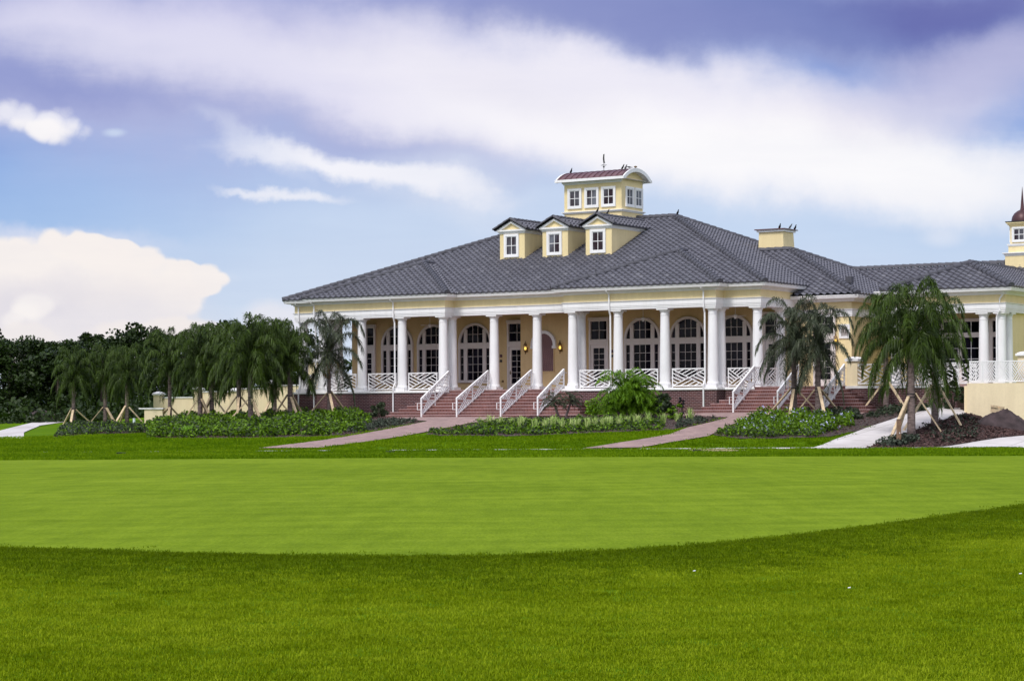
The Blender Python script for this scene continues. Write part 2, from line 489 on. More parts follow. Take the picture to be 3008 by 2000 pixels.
mb.add(vs, fs); tag(mb.build('putting_green', 'green_turf'), kind='structure')

# cart path, seen edge-on beyond the green
tag(drape('cart_path', [(-60, 91.2), (45, 91.2), (45, 92.9), (-60, 92.9)], 'concrete', .030, 3), kind='structure')
def G(*pts): return [ground_at(*p) for p in pts]
main_walk = G((757, 1319), (860, 1306), (957, 1293.6), (1052, 1278), (1194, 1251), (1256, 1239)) + [world(-6.6, -3.9), world(-6.6, -2.0), world(6.6, -2.0), world(6.3, -4.2), world(3.6, -4.9)] + \
    G((1452, 1238), (1384, 1243.5), (1282, 1264.8), (1191, 1281.7), (1079, 1298.7), (945, 1316.5))
tag(drape('brick_walk', main_walk, 'paver', .045, .5), kind='structure')
side_walk = G((1712, 1319), (1794, 1306.5), (1872, 1294.6), (1967, 1277.7), (2021, 1257.3), (2096, 1240.4), (2140, 1228)) + [world(12.6, -4.6), world(12.6, -2.2), world(22.3, -2.2), world(22.3, -3.6), world(17.5, -4.4)] + \
    G((2218, 1226), (2174, 1240), (2133, 1256), (2082, 1282.8), (1981, 1299.7), (1880, 1316.5))
tag(drape('brick_path', side_walk, 'paver', .05, .5), kind='structure')
ramp_walk = G((2383, 1318.5), (2460, 1291), (2550, 1257), (2650, 1223), (2740, 1192), (2826, 1163)) + [world(26.3, -.9), world(28.5, -2.5)] + \
    G((2838, 1216), (2800, 1228), (2700, 1262), (2620, 1288), (2541, 1318.5))
tag(drape('concrete_ramp', ramp_walk, 'concrete', .05, .5), kind='structure')
tag(drape('concrete_walk', G((2737, 1318.5), (2850, 1303), (2970, 1286), (3080, 1274), (3080, 1318.5)), 'concrete', .05, .5), kind='structure')
tag(drape('concrete_path', G((-60, 1290), (0, 1289), (70, 1288), (70, 1272), (117, 1251), (195, 1239.5), (203, 1236.5), (113, 1238), (39, 1256), (0, 1266), (-60, 1276)), 'concrete', .04, 1.0), kind='structure')

# ------------------------------------------------------------------ PLANT helpers
def quads_mesh(name, C, A, B, mat, parent=None, loc=None, mi=None, mats=None):
    """C centres, A and B half-axes: one small diamond leaf each"""
    n = len(C); V = np.empty((n, 4, 3))
    V[:, 0] = C - A; V[:, 1] = C - B; V[:, 2] = C + A; V[:, 3] = C + B
    me = bpy.data.meshes.new(name)
    me.vertices.add(n * 4); me.vertices.foreach_set('co', V.ravel())
    me.loops.add(n * 4); me.loops.foreach_set('vertex_index', np.arange(n * 4, dtype=np.int32))
    me.polygons.add(n); me.polygons.foreach_set('loop_start', np.arange(0, n * 4, 4, dtype=np.int32))
    for m in (mats or [mat]): me.materials.append(M[m])
    if mi is not None: me.polygons.foreach_set('material_index', mi.astype(np.int32))
    me.update(calc_edges=True)
    return me

def rand_axes(n, a, b, flat=0.0):
    d = NP.normal(size=(n, 3)); d[:, 2] *= (1 - flat); d /= np.linalg.norm(d, axis=1)[:, None]
    e = NP.normal(size=(n, 3)); e -= (e * d).sum(1)[:, None] * d; e /= np.linalg.norm(e, axis=1)[:, None]
    s = NP.uniform(.6, 1.35, (n, 1))
    return d * a * s, e * b * s

def crown_mesh(name, rx, rz, base, nl, leaf, mat, lumps=22):
    """clumps of leaves spread through an uneven crown"""
    C = []
    cl = []
    for i in range(lumps):
        th = NP.uniform(0, 2 * math.pi); h = NP.uniform(0, 1); rr = NP.uniform(.25, 1.0) ** .6
        prof = math.sin(math.pi * min(.97, .14 + .80 * h)) ** .6
        cl.append((rx * rr * prof * math.cos(th), rx * rr * prof * math.sin(th), base + rz * h, NP.uniform(.17, .30) * rx))
    for (x, y, z, r) in cl:
        k = int(nl / lumps * NP.uniform(.6, 1.4))
        d = NP.normal(size=(k, 3)); d /= np.linalg.norm(d, axis=1)[:, None]
        rad = r * NP.uniform(.45, 1.12, (k, 1)) ** .7
        C.append(np.array([[x, y, z]]) + d * rad * np.array([[1, 1, .8]]))
    C = np.concatenate(C); A, B = rand_axes(len(C), leaf, leaf * .62)
    return quads_mesh(name, C, A, B, mat)

def broad_tree(me, x, y, h, sc_xy, label, group, rz):
    z = tz(x, y)
    t = thing('woodland_tree', label, 'tree', (x, y, z), rz, group)
    o = link('crown', me, t); o.scale = (sc_xy / 2.9, sc_xy / 2.9, h / 6.75)
    mb = MB()
    pts = [(0, 0, -.2), (.03, .02, .25 * h), (-.03, .05, .55 * h), (.02, 0, .86 * h)]
    mb.tube(pts, [.17, .13, .09, .03], 7)
    for k in range(4):
        a = k * 1.6 + rz; mb.tube([(0, 0, (.3 + .12 * k) * h), (.9 * math.cos(a), .9 * math.sin(a), (.48 + .12 * k) * h)], [.06, .02], 5)
    mb.build('trunk', 'bark', t)
    return t

wood = [crown_mesh('wood_crown_%d' % i, 2.9, 6.2, .5, 5200, .165, 'wood_leaf', 52) for i in range(4)]
row = []
# (px, distance, top py, spread)
specs = [(-40, 172, 985, 3.0), (30, 168, 1012, 2.9), (100, 170, 1010, 2.8), (105, 178, 1002, 2.0), (170, 166, 1020, 2.9), (235, 170, 1022, 2.9), (270, 176, 990, 2.7), (300, 166, 1010, 2.6),
         (372, 170, 968, 2.8), (430, 174, 978, 2.3), (478, 172, 982, 2.3), (545, 168, 985, 2.6), (620, 170, 972, 2.8), (700, 168, 962, 2.9), (790, 170, 958, 2.9), (880, 172, 985, 2.8), (-120, 170, 1000, 3.2), (330, 184, 1000, 3.0), (200, 186, 1008, 3.2), (60, 186, 1004, 3.2), (965, 175, 1040, 2.6)]
wl = {1: 'dark rounded woodland tree above the curved concrete path', 8: 'tall woodland tree with bright ragged top left of the palm cluster', 10: 'woodland tree with gappy crown just left of the dense palms', 6: 'dark woodland tree rising behind the leftmost braced palm', 3: 'small domed treetop standing up from the far left treeline'}
for i, (px, Y, top, sp) in enumerate(specs):
    p = spot(px, Y); h = EYE + (HORPX - ROLL * (px - 1504) - top) / FPX * Y - p.z
    broad_tree(wood[i % 4], p.x, p.y, h, sp, wl.get(i, 'dark green woodland tree merging into the treeline behind the palms'), 'trees of the dark treeline', i * 1.37)
# undergrowth at the foot of the trees
n = 16000
x = NP.uniform(-58, -14, n); y = NP.uniform(154, 172, n)
C = np.stack([x, y, terrain(x, y) + NP.uniform(0, 1, n) ** 1.5 * (1.3 + .9 * np.sin(x * 1.3) * np.cos(y * .7))], 1)
A, B = rand_axes(n, .19, .12)
tag(link('undergrowth', quads_mesh('undergrowth', C, A, B, 'wood_leaf')), kind='stuff')

# ---- palms
def palm_meshes(name, L0, nf, seed, mat, el_lo=38, dens=46, width=1.0, lw=.036, el_top=88):
    r = random.Random(seed); P = []; 
    verts = []; faces = []; stem = MB()
    for i in range(nf):
        az = i * 2.39996 + r.uniform(-.3, .3); q = i / max(1, nf - 1)
        el = R(el_top - (el_top - el_lo) * q ** .9 + r.uniform(-5, 5)); Ln = L0 * (1.0 - .30 * abs(q - .3)) * r.uniform(.9, 1.08)
        bend = R(r.uniform(42, 74) + 78 * (1 - q)); tw = r.uniform(-.25, .25)
        k = dens; p = Vector((0, 0, 0)); h = Vector((math.cos(az), math.sin(az), 0)); side = Vector((-math.sin(az), math.cos(az), 0))
        pts = []
        for j in range(k + 1):
            s = j / k; e = el - bend * s ** 1.8
            t = h * math.cos(e) * width + Vector((0, 0, math.sin(e))) + side * tw * s
            pts.append((p.copy(), t.normalized())); p = p + t.normalized() * (Ln / k)
        stem.tube([q_[0] for q_ in pts[::6]], [max(.006, .030 * (1 - a / (len(pts[::6])))) for a in range(len(pts[::6]))], 4)
        for j in range(4, k + 1):
            s = j / k; pp, t = pts[j]
            ll = (.46 * math.sin(math.pi * min(1, .12 + .80 * s)) ** .6 + .10) * L0 / 3.2 * r.uniform(.75, 1.15)
            for sg in (-1, 1):
                for rep in range(2):
                    d = (side * sg * r.uniform(.35, .95) + t * r.uniform(.25, .75) + Vector((0, 0, r.uniform(-.35, .40)))).normalized()
                    d2 = (d * .42 + Vector((0, 0, -1)) * r.uniform(.15, .62)).normalized()
                    a = pp; b = a + d * ll * .45; c = b + d2 * ll * .62
                    wv = d.cross(Vector((0, 0, 1)))
                    if wv.length < .05: wv = t
                    wv = (wv.normalized() + Vector((r.uniform(-.6, .6), r.uniform(-.6, .6), r.uniform(-.4, .4)))).normalized() * lw * .5
                    o = len(verts)
                    verts += [a - wv * .7, a + wv * .7, b + wv, b - wv, c + wv * .25, c - wv * .25]
                    faces += [(o, o + 1, o + 2, o + 3), (o + 3, o + 2, o + 4, o + 5)]
    me = bpy.data.meshes.new(name); me.from_pydata([tuple(v) for v in verts], [], faces); me.materials.append(M[mat])
    st = bpy.data.meshes.new(name + '_stem'); st.from_pydata(stem.v, [], stem.f); st.materials.append(M['palm_stem'])
    return me, st
PALM = [palm_meshes('palm_a', 3.2, 30, 1, 'palm_leaf', -14, 54), palm_meshes('palm_b', 3.2, 33, 2, 'palm_leaf', -18, 54), palm_meshes('palm_c', 3.2, 28, 3, 'palm_leaf', -10, 54)]
PALMG = [palm_meshes('palm_g', 3.2, 22, 4, 'palm_leaf_grey', -28, 54), palm_meshes('palm_h', 3.2, 30, 5, 'palm_leaf_grey', -20, 54)]
PALMD = [palm_meshes('palm_dead', 2.1, 1, 9 + i, 'dead_leaf', -30, 34, el_top=-15 - 12 * i)[0] for i in range(4)]

def extent(me):
    co = np.empty(len(me.vertices) * 3); me.vertices.foreach_get('co', co); co = co.reshape(-1, 3)
    return float(np.percentile(co[:, 2], 99.7)), float(np.percentile(np.hypot(co[:, 0], co[:, 1]), 95))

def palm(p, base_py, top_py, label, var, props=3, prop_h=1.05, prop_r=1.1, a0=.4, tr=.13, wide=1.0, lean=(0, 0), dead=False, hgf=.36, group='young palms held up by timber braces', width=None):
    H = (base_py - top_py) / FPX * p.y
    t = thing('queen_palm', label, 'palm tree', p, 0, group)
    hg = H * hgf; me, st = var
    zt_, rw_ = extent(me); k = (H - hg) / zt_; kx = (width / FPX * p.y / 2) / rw_ if width else k * wide
    lx, ly = lean
    mb = MB()
    mb.tube([(0, 0, -.15), (0, 0, .12 * hg), (lx * .4, ly * .4, .55 * hg), (lx, ly, hg * .82), (lx * 1.1, ly * 1.1, hg * 1.06)], [tr * 1.3, tr * 1.05, tr * .95, tr * .75, tr * .30], 10)
    r = random.Random(int(p.x * 100))
    for i in range(9):       # old leaf bases wrapping the stem
        a = i * 2.4; z = hg * (.62 + .05 * i)
        b0 = Vector((lx + tr * .8 * math.cos(a), ly + tr * .8 * math.sin(a), z)); mb.tube([b0, b0 + Vector((.10 * math.cos(a), .10 * math.sin(a), .34))], [.035, .012], 5)
    mb.build('trunk', 'palm_trunk', t, smooth=True)
    o = link('crown', me, t); o.location = (lx, ly, hg); o.scale = (kx, kx, k); o.rotation_euler = (0, 0, a0 * 3)
    o2 = link('frond_stem', st, o)
    if dead:
        for i in range(4): d = link('dead_frond', PALMD[i], t); d.location = (lx, ly, hg * .94); d.scale = (k * .5,) * 3; d.rotation_euler = (0, 0, -.3 - i * .75); tag(d, 'yellowed dying frond hanging low in the crown')
    for i in range(props):
        a = a0 + i * 2 * math.pi / props + r.uniform(-.25, .25); rr = prop_r * r.uniform(.85, 1.15)
        gx_, gy_ = rr * math.cos(a), rr * math.sin(a); gz = tz(p.x + gx_, p.y + gy_) - p.z
        mb = MB(); zt = prop_h * r.uniform(.92, 1.1)
        mb.bar((gx_, gy_, gz - .05), (tr * 1.1 * math.cos(a) + lx * .5, tr * 1.1 * math.sin(a) + ly * .5, zt), .14, .06, up=(math.cos(a), math.sin(a), .2))
        mb.build('timber_brace', 'wood', t)
    if props:
        mb = MB()
        for z in (prop_h - .12, prop_h + .02): mb.lathe((lx * .5, ly * .5, z), [(tr * 1.06, 0), (tr * 1.10, .02), (tr * 1.06, .04)], 10)
        mb.build('strap', 'terracotta_dark', t)
    return t

# left cluster (photo column, distance, foot row, top row)
pl = [(216, 138, 1262, 1014, PALM[0], 'young palm on three pale braces nearest the curved concrete path', 1.05, 1.15),
      (309, 139, 1258, 1012, PALM[2], 'second braced young palm in from the concrete path', 1.0, 1.1),
      (373, 137, 1260, 1010, PALM[1], 'braced young palm beside the low yellow pedestal wall', .95, 1.05),
      (499, 133, 1232, 962, PALM[0], 'palm with low arching fronds before the first wall pillar', .85, .9),
      (588, 128, 1233, 955, PALM[1], 'palm with a dark wrapped trunk before the second wall pillar', 1.25, 1.3),
      (622, 131, 1228, 950, PALM[2], 'slim palm close behind the dark wrapped trunk', 1.25, 1.2),
      (702, 126, 1236, 948, PALM[0], 'palm between dark wrapped trunk and tallest left palm', 1.3, 1.2),
      (736, 119, 1248, 926, PALM[1], 'tallest left palm whose long brace reaches the bed edge', 1.45, 1.45),
      (806, 125, 1224, 940, PALM[2], 'palm with twin crossed braces before the yellow wall', 1.3, 1.2),
      (852, 121, 1226, 945, PALM[0], 'palm standing right beside the clubhouse left corner', 1.35, 1.35)]
for i, (px, Y, b, tp, var, lab, ph, pr) in enumerate(pl):
    p = spot(px, Y); by = HORPX - ROLL * (px - 1504) + (EYE - p.z) / Y * FPX
    palm(p, by, tp, lab, var, 3, ph, pr, .5 + i * .73, .12 if i < 4 else .14, width=(120, 120, 125, 165, 180, 160, 185, 200, 180, 175)[i], hgf=.57)
def palm_at(px, Y, top, *a, **k):
    p = spot(px, Y); by = HORPX - ROLL * (px - 1504) + (EYE - p.z) / Y * FPX
    return palm(p, by, top, *a, **k)
palm_at(967, 121.5, 912, 'grey green palm with yellow dead fronds before the left porch', PALMG[0], 3, 1.45, 1.45, -1.25, .11, dead=True, hgf=.60, width=205)
palm_at(2333, 105.6, 872, 'left palm of the grey pair hiding the right steps', PALMG[1], 3, 1.35, 1.4, .25, .14, hgf=.60, width=215)
palm_at(2403, 104.6, 885, 'right palm of the grey pair, long brace in front', PALMG[0], 3, 1.35, 1.4, -1.35, .14, hgf=.60, width=205)
palm_at(2603, 106.2, 868, 'palm by the brick terrace wall behind the concrete ramp', PALM[2], 3, 1.25, 1.2, 3.4, .14, hgf=.60, width=190)
palm_at(2677, 96.0, 822, 'big weeping palm in the mulch bed beside the short post', PALM[1], 3, 1.85, 1.55, -2.2, .17, hgf=.57, width=262)
palm_at(2746, 98.6, 852, 'palm leaning by the ramp with long pale right brace', PALM[0], 3, 1.85, 1.5, -.5, .16, lean=(.02, 0), hgf=.58, width=190)

# ------------------------------------------------------------------ CLUBHOUSE
club = thing('clubhouse', 'long yellow golf clubhouse with white columns, grey tiled roof and copper topped tower', 'building', (BX, BY, 0), -PHI)

FRONT = [(-UC, 21.0), (-UC, VR), (-4.5 * S, VR), (-4.5 * S, 0), (-1.5 * S, 0), (-1.5 * S, VR), (1.5 * S, VR), (1.5 * S, 0), (4.5 * S, 0), (4.5 * S, VR), (UC, VR), (UC, 21.0)]
FRONT_OPEN = [(-UC, 4.9)] + FRONT[1:-1] + [(UC, 4.9)]

mb = MB(); sweep(mb, FRONT_OPEN, [(.42, .6), (.42, F - .14), (-.6, F - .14), (-.6, .6)])
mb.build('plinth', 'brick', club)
mb = MB(); sweep(mb, FRONT_OPEN, [(.47, F - .14), (.49, F - .10), (.47, F - .004), (-.5, F - .004), (-.5, F - .14)])
mb.build('plinth_cap', 'white_stone', club)
mb = MB(); mb.box(-UC + .4, UC - .4, VR - .2, 4.85, F - .12, F); mb.box(-1.5 * S + .3, 1.5 * S - .3, -.155, VR + .2, F - .13, F + .003)
for b in (-1, 1): mb.box(b * 3 * S - 1.5 * S + .3, b * 3 * S + 1.5 * S - .3, .2, VR + .2, F - .12, F + .002)
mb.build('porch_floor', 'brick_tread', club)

# entablature with its stepped fasciae, yellow frieze, cornice, gutter
A0 = ARC
mb = MB(); sweep(mb, FRONT_OPEN, [(-.33, A0), (.355, A0), (.355, A0 + .085), (.375, A0 + .09), (.375, A0 + .165), (.395, A0 + .17), (.395, A0 + .405), (.44, A0 + .42), (.45, A0 + .455), (.30, A0 + .46), (-.33, A0 + .46)])
mb.build('entablature', 'white_paint', club)
mb = MB(); sweep(mb, FRONT_OPEN, [(-.30, A0 + .46), (.36, A0 + .46), (.36, A0 + .90), (-.30, A0 + .90)])
mb.build('frieze', 'yellow_stucco', club)
mb = MB(); sweep(mb, FRONT, [(.355, GUT - .33), (.40, GUT - .33), (.42, GUT - .26), (.50, GUT - .25), (.52, GUT - .20), (.70, GUT - .185), (.70, GUT - .14), (.30, GUT - .14)])
mb.build('cornice', 'white_paint', club)
mb = MB(); sweep(mb, FRONT, [(.70, GUT - .175), (.80, GUT - .165), (.82, GUT - .09), (.845, GUT - .05), (.845, GUT), (.82, GUT), (.80, GUT - .03), (.70, GUT - .03)])
mb.build('gutter', 'white_paint', club)
mb = MB(); mb.box(-UC + .33, UC - .33, VR - .30, 5.0, A0 + .30, A0 + .34)
for b in (-1, 1): mb.box(b * 3 * S - 1.5 * S + .33, b * 3 * S + 1.5 * S - .33, -.32, VR - .30, A0 + .302, A0 + .342)
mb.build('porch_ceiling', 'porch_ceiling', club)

# columns (each with plinth block, base, shaft with taper, neck, echinus and abacus)
def column_mesh(H, d0=.56, d1=.47, b=.335):
    mb = MB(); h0 = .16
    mb.box(-b, b, -b, b, 0, h0)
    r0, r1 = d0 / 2, d1 / 2
    prof = [(b * .96, h0), (b * .99, h0 + .05), (b * .93, h0 + .10), (r0 * 1.06, h0 + .12), (r0 * 1.05, h0 + .15), (r0, h0 + .22)]
    for k in range(1, 7):
        t = k / 6; prof.append((r0 + (r1 - r0) * t ** 1.5, h0 + .22 + (H - h0 - .22 - .36) * t))
    prof += [(r1 * 1.07, H - .355), (r1 * 1.07, H - .325), (r1, H - .32), (r1, H - .20), (r1 * 1.08, H - .19), (b * .88, H - .10), (b * .90, H - .085)]
    mb.lathe((0, 0, 0), prof, 20)
    mb.box(-b, b, -b, b, H - .085, H - .002)
    o = mb.build('porch_column', 'white_paint', None); smooth_by_angle(o, 38); me = o.data
    bpy.data.objects.remove(o); return me
col_me = column_mesh(ARC - F)
for k in (-4.5, -3.5, -2.5, -1.5, 1.5, 2.5, 3.5, 4.5): link('porch_column', col_me, club, (k * S, 0, F))
for k in (-4.5, -1.5, -.5, .5, 1.5, 4.5): link('porch_column', col_me, club, (k * S, VR, F))
for x, y in ((-UC, VR), (UC, VR), (-UC, 4.3), (UC, 3.6)): link('porch_column', col_me, club, (x, y, F))

# walls
WV, NV = 4.80, 3.90
mb = MB()
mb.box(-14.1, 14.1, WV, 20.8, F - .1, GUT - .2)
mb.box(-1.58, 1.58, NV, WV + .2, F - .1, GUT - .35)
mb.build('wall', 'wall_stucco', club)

# ---- roofs
TW, TL = .385, .385
def tile_face(mb, uvs, poly, zfun=None):
    """poly: 3-D corner list, first edge is the eave; builds overlapping S-tiles clipped to it"""
    P = [Vector(p) for p in poly]
    e = (P[1] - P[0]).normalized()
    nrm = None
    for k in range(2, len(P)):
        c = (P[1] - P[0]).cross(P[k] - P[0])
        if c.length > 1e-3: nrm = c.normalized(); break
    if nrm.z < 0: nrm = -nrm
    s = nrm.cross(e).normalized()
    if s.z < 0: s = -s
    O = P[0]
    q = [((p - O).dot(e), (p - O).dot(s)) for p in P]
    a0, a1 = min(x for x, _ in q), max(x for x, _ in q); b1 = max(y for _, y in q)
    prof = [(0, .0), (.14, .035), (.30, .078), (.48, .086), (.64, .050), (.80, .008)]
    na = int((a1 - a0) / TW) + 2
    cols = [(a0 + (i + fx) * TW, hz) for i in range(-1, na) for fx, hz in prof]
    bm = bmesh.new()
    nb = int(b1 / TL) + 2
    for r in range(-1, nb):
        bl, bh = r * TL - .03, (r + 1) * TL - .03
        # skip cells far outside the outline by row span
        xs_ = []
        for (x1, y1), (x2, y2) in zip(q, q[1:] + q[:1]):
            for yy in (bl, bh, (bl + bh) / 2):
                if min(y1, y2) <= yy <= max(y1, y2) and abs(y2 - y1) > 1e-6: xs_.append(x1 + (x2 - x1) * (yy - y1) / (y2 - y1))
            for x_, y_ in ((x1, y1), (x2, y2)):
                if bl <= y_ <= bh: xs_.append(x_)
        if not xs_: continue
        lo, hi = min(xs_) - TW, max(xs_) + TW
        cc = [c for c in cols if lo <= c[0] <= hi]
        if len(cc) < 2: continue
        A_ = [bm.verts.new((x, bl, h + .066)) for x, h in cc]
        B_ = [bm.verts.new((x, bh, h * .9 + .006)) for x, h in cc]
        D_ = [bm.verts.new((x, bl, h * .35 - .01)) for x, h in cc]
        for i in range(len(cc) - 1):
            bm.faces.new((A_[i], A_[i + 1], B_[i + 1], B_[i])); bm.faces.new((D_[i], D_[i + 1], A_[i + 1], A_[i]))
    area = sum(x1 * y2 - x2 * y1 for (x1, y1), (x2, y2) in zip(q, q[1:] + q[:1]))
    sg = 1 if area > 0 else -1
    for i, ((x1, y1), (x2, y2)) in enumerate(zip(q, q[1:] + q[:1])):
        no = Vector((y2 - y1, -(x2 - x1), 0)) * sg
        if no.length < 1e-6: continue
        no.normalize(); co = Vector((x1, y1, 0)) + no * (.03 if i == 0 else 0.0)
        bmesh.ops.bisect_plane(bm, geom=bm.verts[:] + bm.edges[:] + bm.faces[:], plane_co=co, plane_no=no, clear_outer=True)
    bm.verts.index_update()
    o = len(mb.v)
    for v in bm.verts: mb.v.append(tuple(O + e * v.co.x + s * v.co.y + nrm * v.co.z))
    for f in bm.faces:
        mb.f.append(tuple(v.index + o for v in f.verts)); mb.m.append(0)
        cx = sum(v.co.x for v in f.verts) / len(f.verts); cy = sum(v.co.y for v in f.verts) / len(f.verts)
        for v in f.verts: uvs.append(((cx - a0) / TW + 50, (cy + .03) / TL + 50 + (O.x * 7 + O.y * 3) // 1))
    bm.free()
    # underlay closing the face
    mb.add([p - nrm * .03 for p in P], [tuple(range(len(P)))])
    for p in P: uvs.append((0, 0))

def ridge_caps(mb, a, b, r=.165, step=.42):
    a, b = Vector(a), Vector(b); d = (b - a); n = max(1, int(d.length / step)); t = d.normalized()
    x = t.cross(Vector((0, 0, 1))).normalized(); y = x.cross(t).normalized()
    if y.z < 0: y = -y
    for k in range(n):
        p0 = a + d * (k / n); p1 = a + d * ((k + 1.12) / n)
        vs = []
        for p, rr in ((p0, r * 1.08), (p1, r * .86)):
            for j in range(7):
                an = math.pi * j / 6; vs.append(p + x * rr * math.cos(an) + y * (rr * math.sin(an) * 1.05 + .05))
        fs = [(j, j + 1, 8 + j, 7 + j) for j in range(6)] + [tuple(range(7))]
        mb.add(vs, fs)

rf = MB(); ruv = []; RIDGES = []
ue, ve, vb, T = UC + .845, VR - .845, 22.35, 11.15
zr = GUT + PITCH * T
c_fl, c_fr, c_br, c_bl = (-ue, ve, GUT), (ue, ve, GUT), (ue, vb, GUT), (-ue, vb, GUT)
rl, rr_ = (-ue + T, ve + T, zr), (ue - T, ve + T, zr)
tile_face(rf, ruv, [c_fl, c_fr, rr_, rl]); tile_face(rf, ruv, [c_fr, c_br, rr_]); tile_face(rf, ruv, [c_bl, c_fl, rl]); tile_face(rf, ruv, [c_br, c_bl, rl, rr_])
for a, b in ((c_fl, rl), (c_fr, rr_), (c_br, rr_), (c_bl, rl), (rl, rr_)): RIDGES.append((a, b))
BW = 1.5 * S + .845
for c in (-3 * S, 3 * S):
    e0, e1 = (c - BW, -.845, GUT), (c + BW, -.845, GUT); pk = (c, -.845 + BW, GUT + PITCH * BW); pb = (c, ve + BW, GUT + PITCH * BW)
    tile_face(rf, ruv, [e0, e1, pk]); tile_face(rf, ruv, [e1, (c + BW, ve, GUT), pb, pk]); tile_face(rf, ruv, [(c - BW, ve, GUT), e0, pk, pb])
    RIDGES.append((e0, pk)); RIDGES.append((e1, pk)); RIDGES.append((pk, pb))
# right wing: hip roof on the same ridge line, lower eaves
w2 = (18.9, 4.05); T2 = 7.15
pk2 = (w2[0] - T2, w2[1] + T2, GUT2 + PITCH * T2)
wl0, wb = (13.0, 4.05, GUT2), (18.9, 4.05 + 2 * T2, GUT2)
tile_face(rf, ruv, [wl0, (18.9, 4.05, GUT2), pk2, (9.0, pk2[1], pk2[2])]); tile_face(rf, ruv, [(18.9, 4.05, GUT2), wb, pk2])
tile_face(rf, ruv, [wb, (13.0, wb[1], GUT2), (9.0, pk2[1], pk2[2]), pk2])
RIDGES.append(((18.9, 4.05, GUT2), pk2)); RIDGES.append((wb, pk2)); RIDGES.append(((9.8, pk2[1], pk2[2]), pk2))
# far wing: body set back, bay in front
vb3, zb3 = 13.8, EYE + 7.95; t3 = (zb3 - GUT2) / PITCH
tile_face(rf, ruv, [(13.8, vb3 - t3, GUT2), (46, vb3 - t3, GUT2), (46, vb3, zb3), (13.8, vb3, zb3)])
tile_face(rf, ruv, [(46, vb3 + t3, GUT2), (13.8, vb3 + t3, GUT2), (13.8, vb3, zb3), (46, vb3, zb3)])
RIDGES.append(((14.4, vb3, zb3), (46, vb3, zb3)))
b3l, b3r, v3 = 20.9, 27.7, 2.35; h3 = (b3r - b3l) / 2; pk3 = (b3l + h3, v3 + h3, GUT2 + PITCH * h3); pb3 = (b3l + h3, 12.7, pk3[2])
tile_face(rf, ruv, [(b3l, v3, GUT2), (b3r, v3, GUT2), pk3]); tile_face(rf, ruv, [(b3r, v3, GUT2), (b3r, 9.25, GUT2), pb3, pk3]); tile_face(rf, ruv, [(b3l, 9.25, GUT2), (b3l, v3, GUT2), pk3, pb3])
RIDGES.append(((b3l, v3, GUT2), pk3)); RIDGES.append(((b3r, v3, GUT2), pk3)); RIDGES.append((pk3, pb3))
roof = rf.build('roof', 'roof_tile', club, uv=ruv)
for a, b in RIDGES:
    rc = MB(); ridge_caps(rc, a, b); rc.build('ridge_tile', 'ridge_tile', roof)

# ---- windows and doors (each a part; frame and panes its sub-parts)
def wpart(name, loc, rz=0):
    o = bpy.data.objects.new(name, None); COL.objects.link(o); o.parent = club; o.location = loc; o.rotation_euler = (0, 0, rz); o.empty_display_size = .2
    return o

def grid_bars(mb, x0, x1, z0, z1, nx, nz, w=.022, y=-.045):
    for i in range(1, nx): mb.box(x0 + (x1 - x0) * i / nx - w / 2, x0 + (x1 - x0) * i / nx + w / 2, y, y + .02, z0, z1)
    for j in range(1, nz): mb.box(x0, x1, y - .002, y + .018, z0 + (z1 - z0) * j / nz - w / 2, z0 + (z1 - z0) * j / nz + w / 2)

def arch_seg(mb, r0, r1, y0, y1, zc, a0=0, a1=180, n=24, xc=0):
    vs = []
    for k in range(n + 1):
        a = R(a0 + (a1 - a0) * k / n); c, s_ = math.cos(a), math.sin(a)
        vs += [(xc + r0 * c, y0, zc + r0 * s_), (xc + r1 * c, y0, zc + r1 * s_), (xc + r1 * c, y1, zc + r1 * s_), (xc + r0 * c, y1, zc + r0 * s_)]
    fs = []
    for k in range(n):
        for j in range(4): fs.append((k * 4 + j, k * 4 + (j + 1) % 4, k * 4 + 4 + (j + 1) % 4, k * 4 + 4 + j))
    fs += [(0, 1, 2, 3), (n * 4 + 3, n * 4 + 2, n * 4 + 1, n * 4)]
    mb.add(vs, fs)

def arch_window():
    """local x along the wall, y=0 the wall face (outwards negative), z from the porch floor"""
    fr = MB(); W = 1.14; z0, zt, zs = .48, 2.44, 2.78; Rr = W
    y0, y1 = -.13, -.005
    fr.box(-W, W, y0 - .03, y1, z0, z0 + .15); fr.box(-W, -W + .13, y0, y1, z0 + .15, zt); fr.box(W - .13, W, y0, y1, z0 + .15, zt)
    fr.box(-W, W, y0 - .01, y1, zt, zs)
    for sx in (-1, 1): fr.box(sx * .65 - .12, sx * .65 + .12, y0 + .02, y1, z0 + .15, zt); 
    arch_seg(fr, W - .14, W, y0, y1, zs)
    for sx in (-1, 1): fr.box(sx * .65 - .11, sx * .65 + .11, y0 + .02, y1, zs, zs + math.sqrt((W - .13) ** 2 - .65 ** 2) - .0)
    mu = MB()
    grid_bars(mu, -.53, .53, z0 + .15, zt, 3, 4); grid_bars(mu, -.53, .53, zs, zs + .98, 3, 2)
    for sx in (-1, 1): grid_bars(mu, sx * .89 - .12, sx * .89 + .12, z0 + .15, zt, 1, 4)
    gl = MB(); gl.box(-W + .02, W - .02, -.022, -.004, z0 + .02, zs)
    n = 24; vs = [(0, -.022, zs)] + [((W - .02) * math.cos(math.pi * k / n), -.022, zs + (W - .02) * math.sin(math.pi * k / n)) for k in range(n + 1)]
    gl.add(vs, [(0, k + 1, k + 2) for k in range(n)])
    return fr, mu, gl

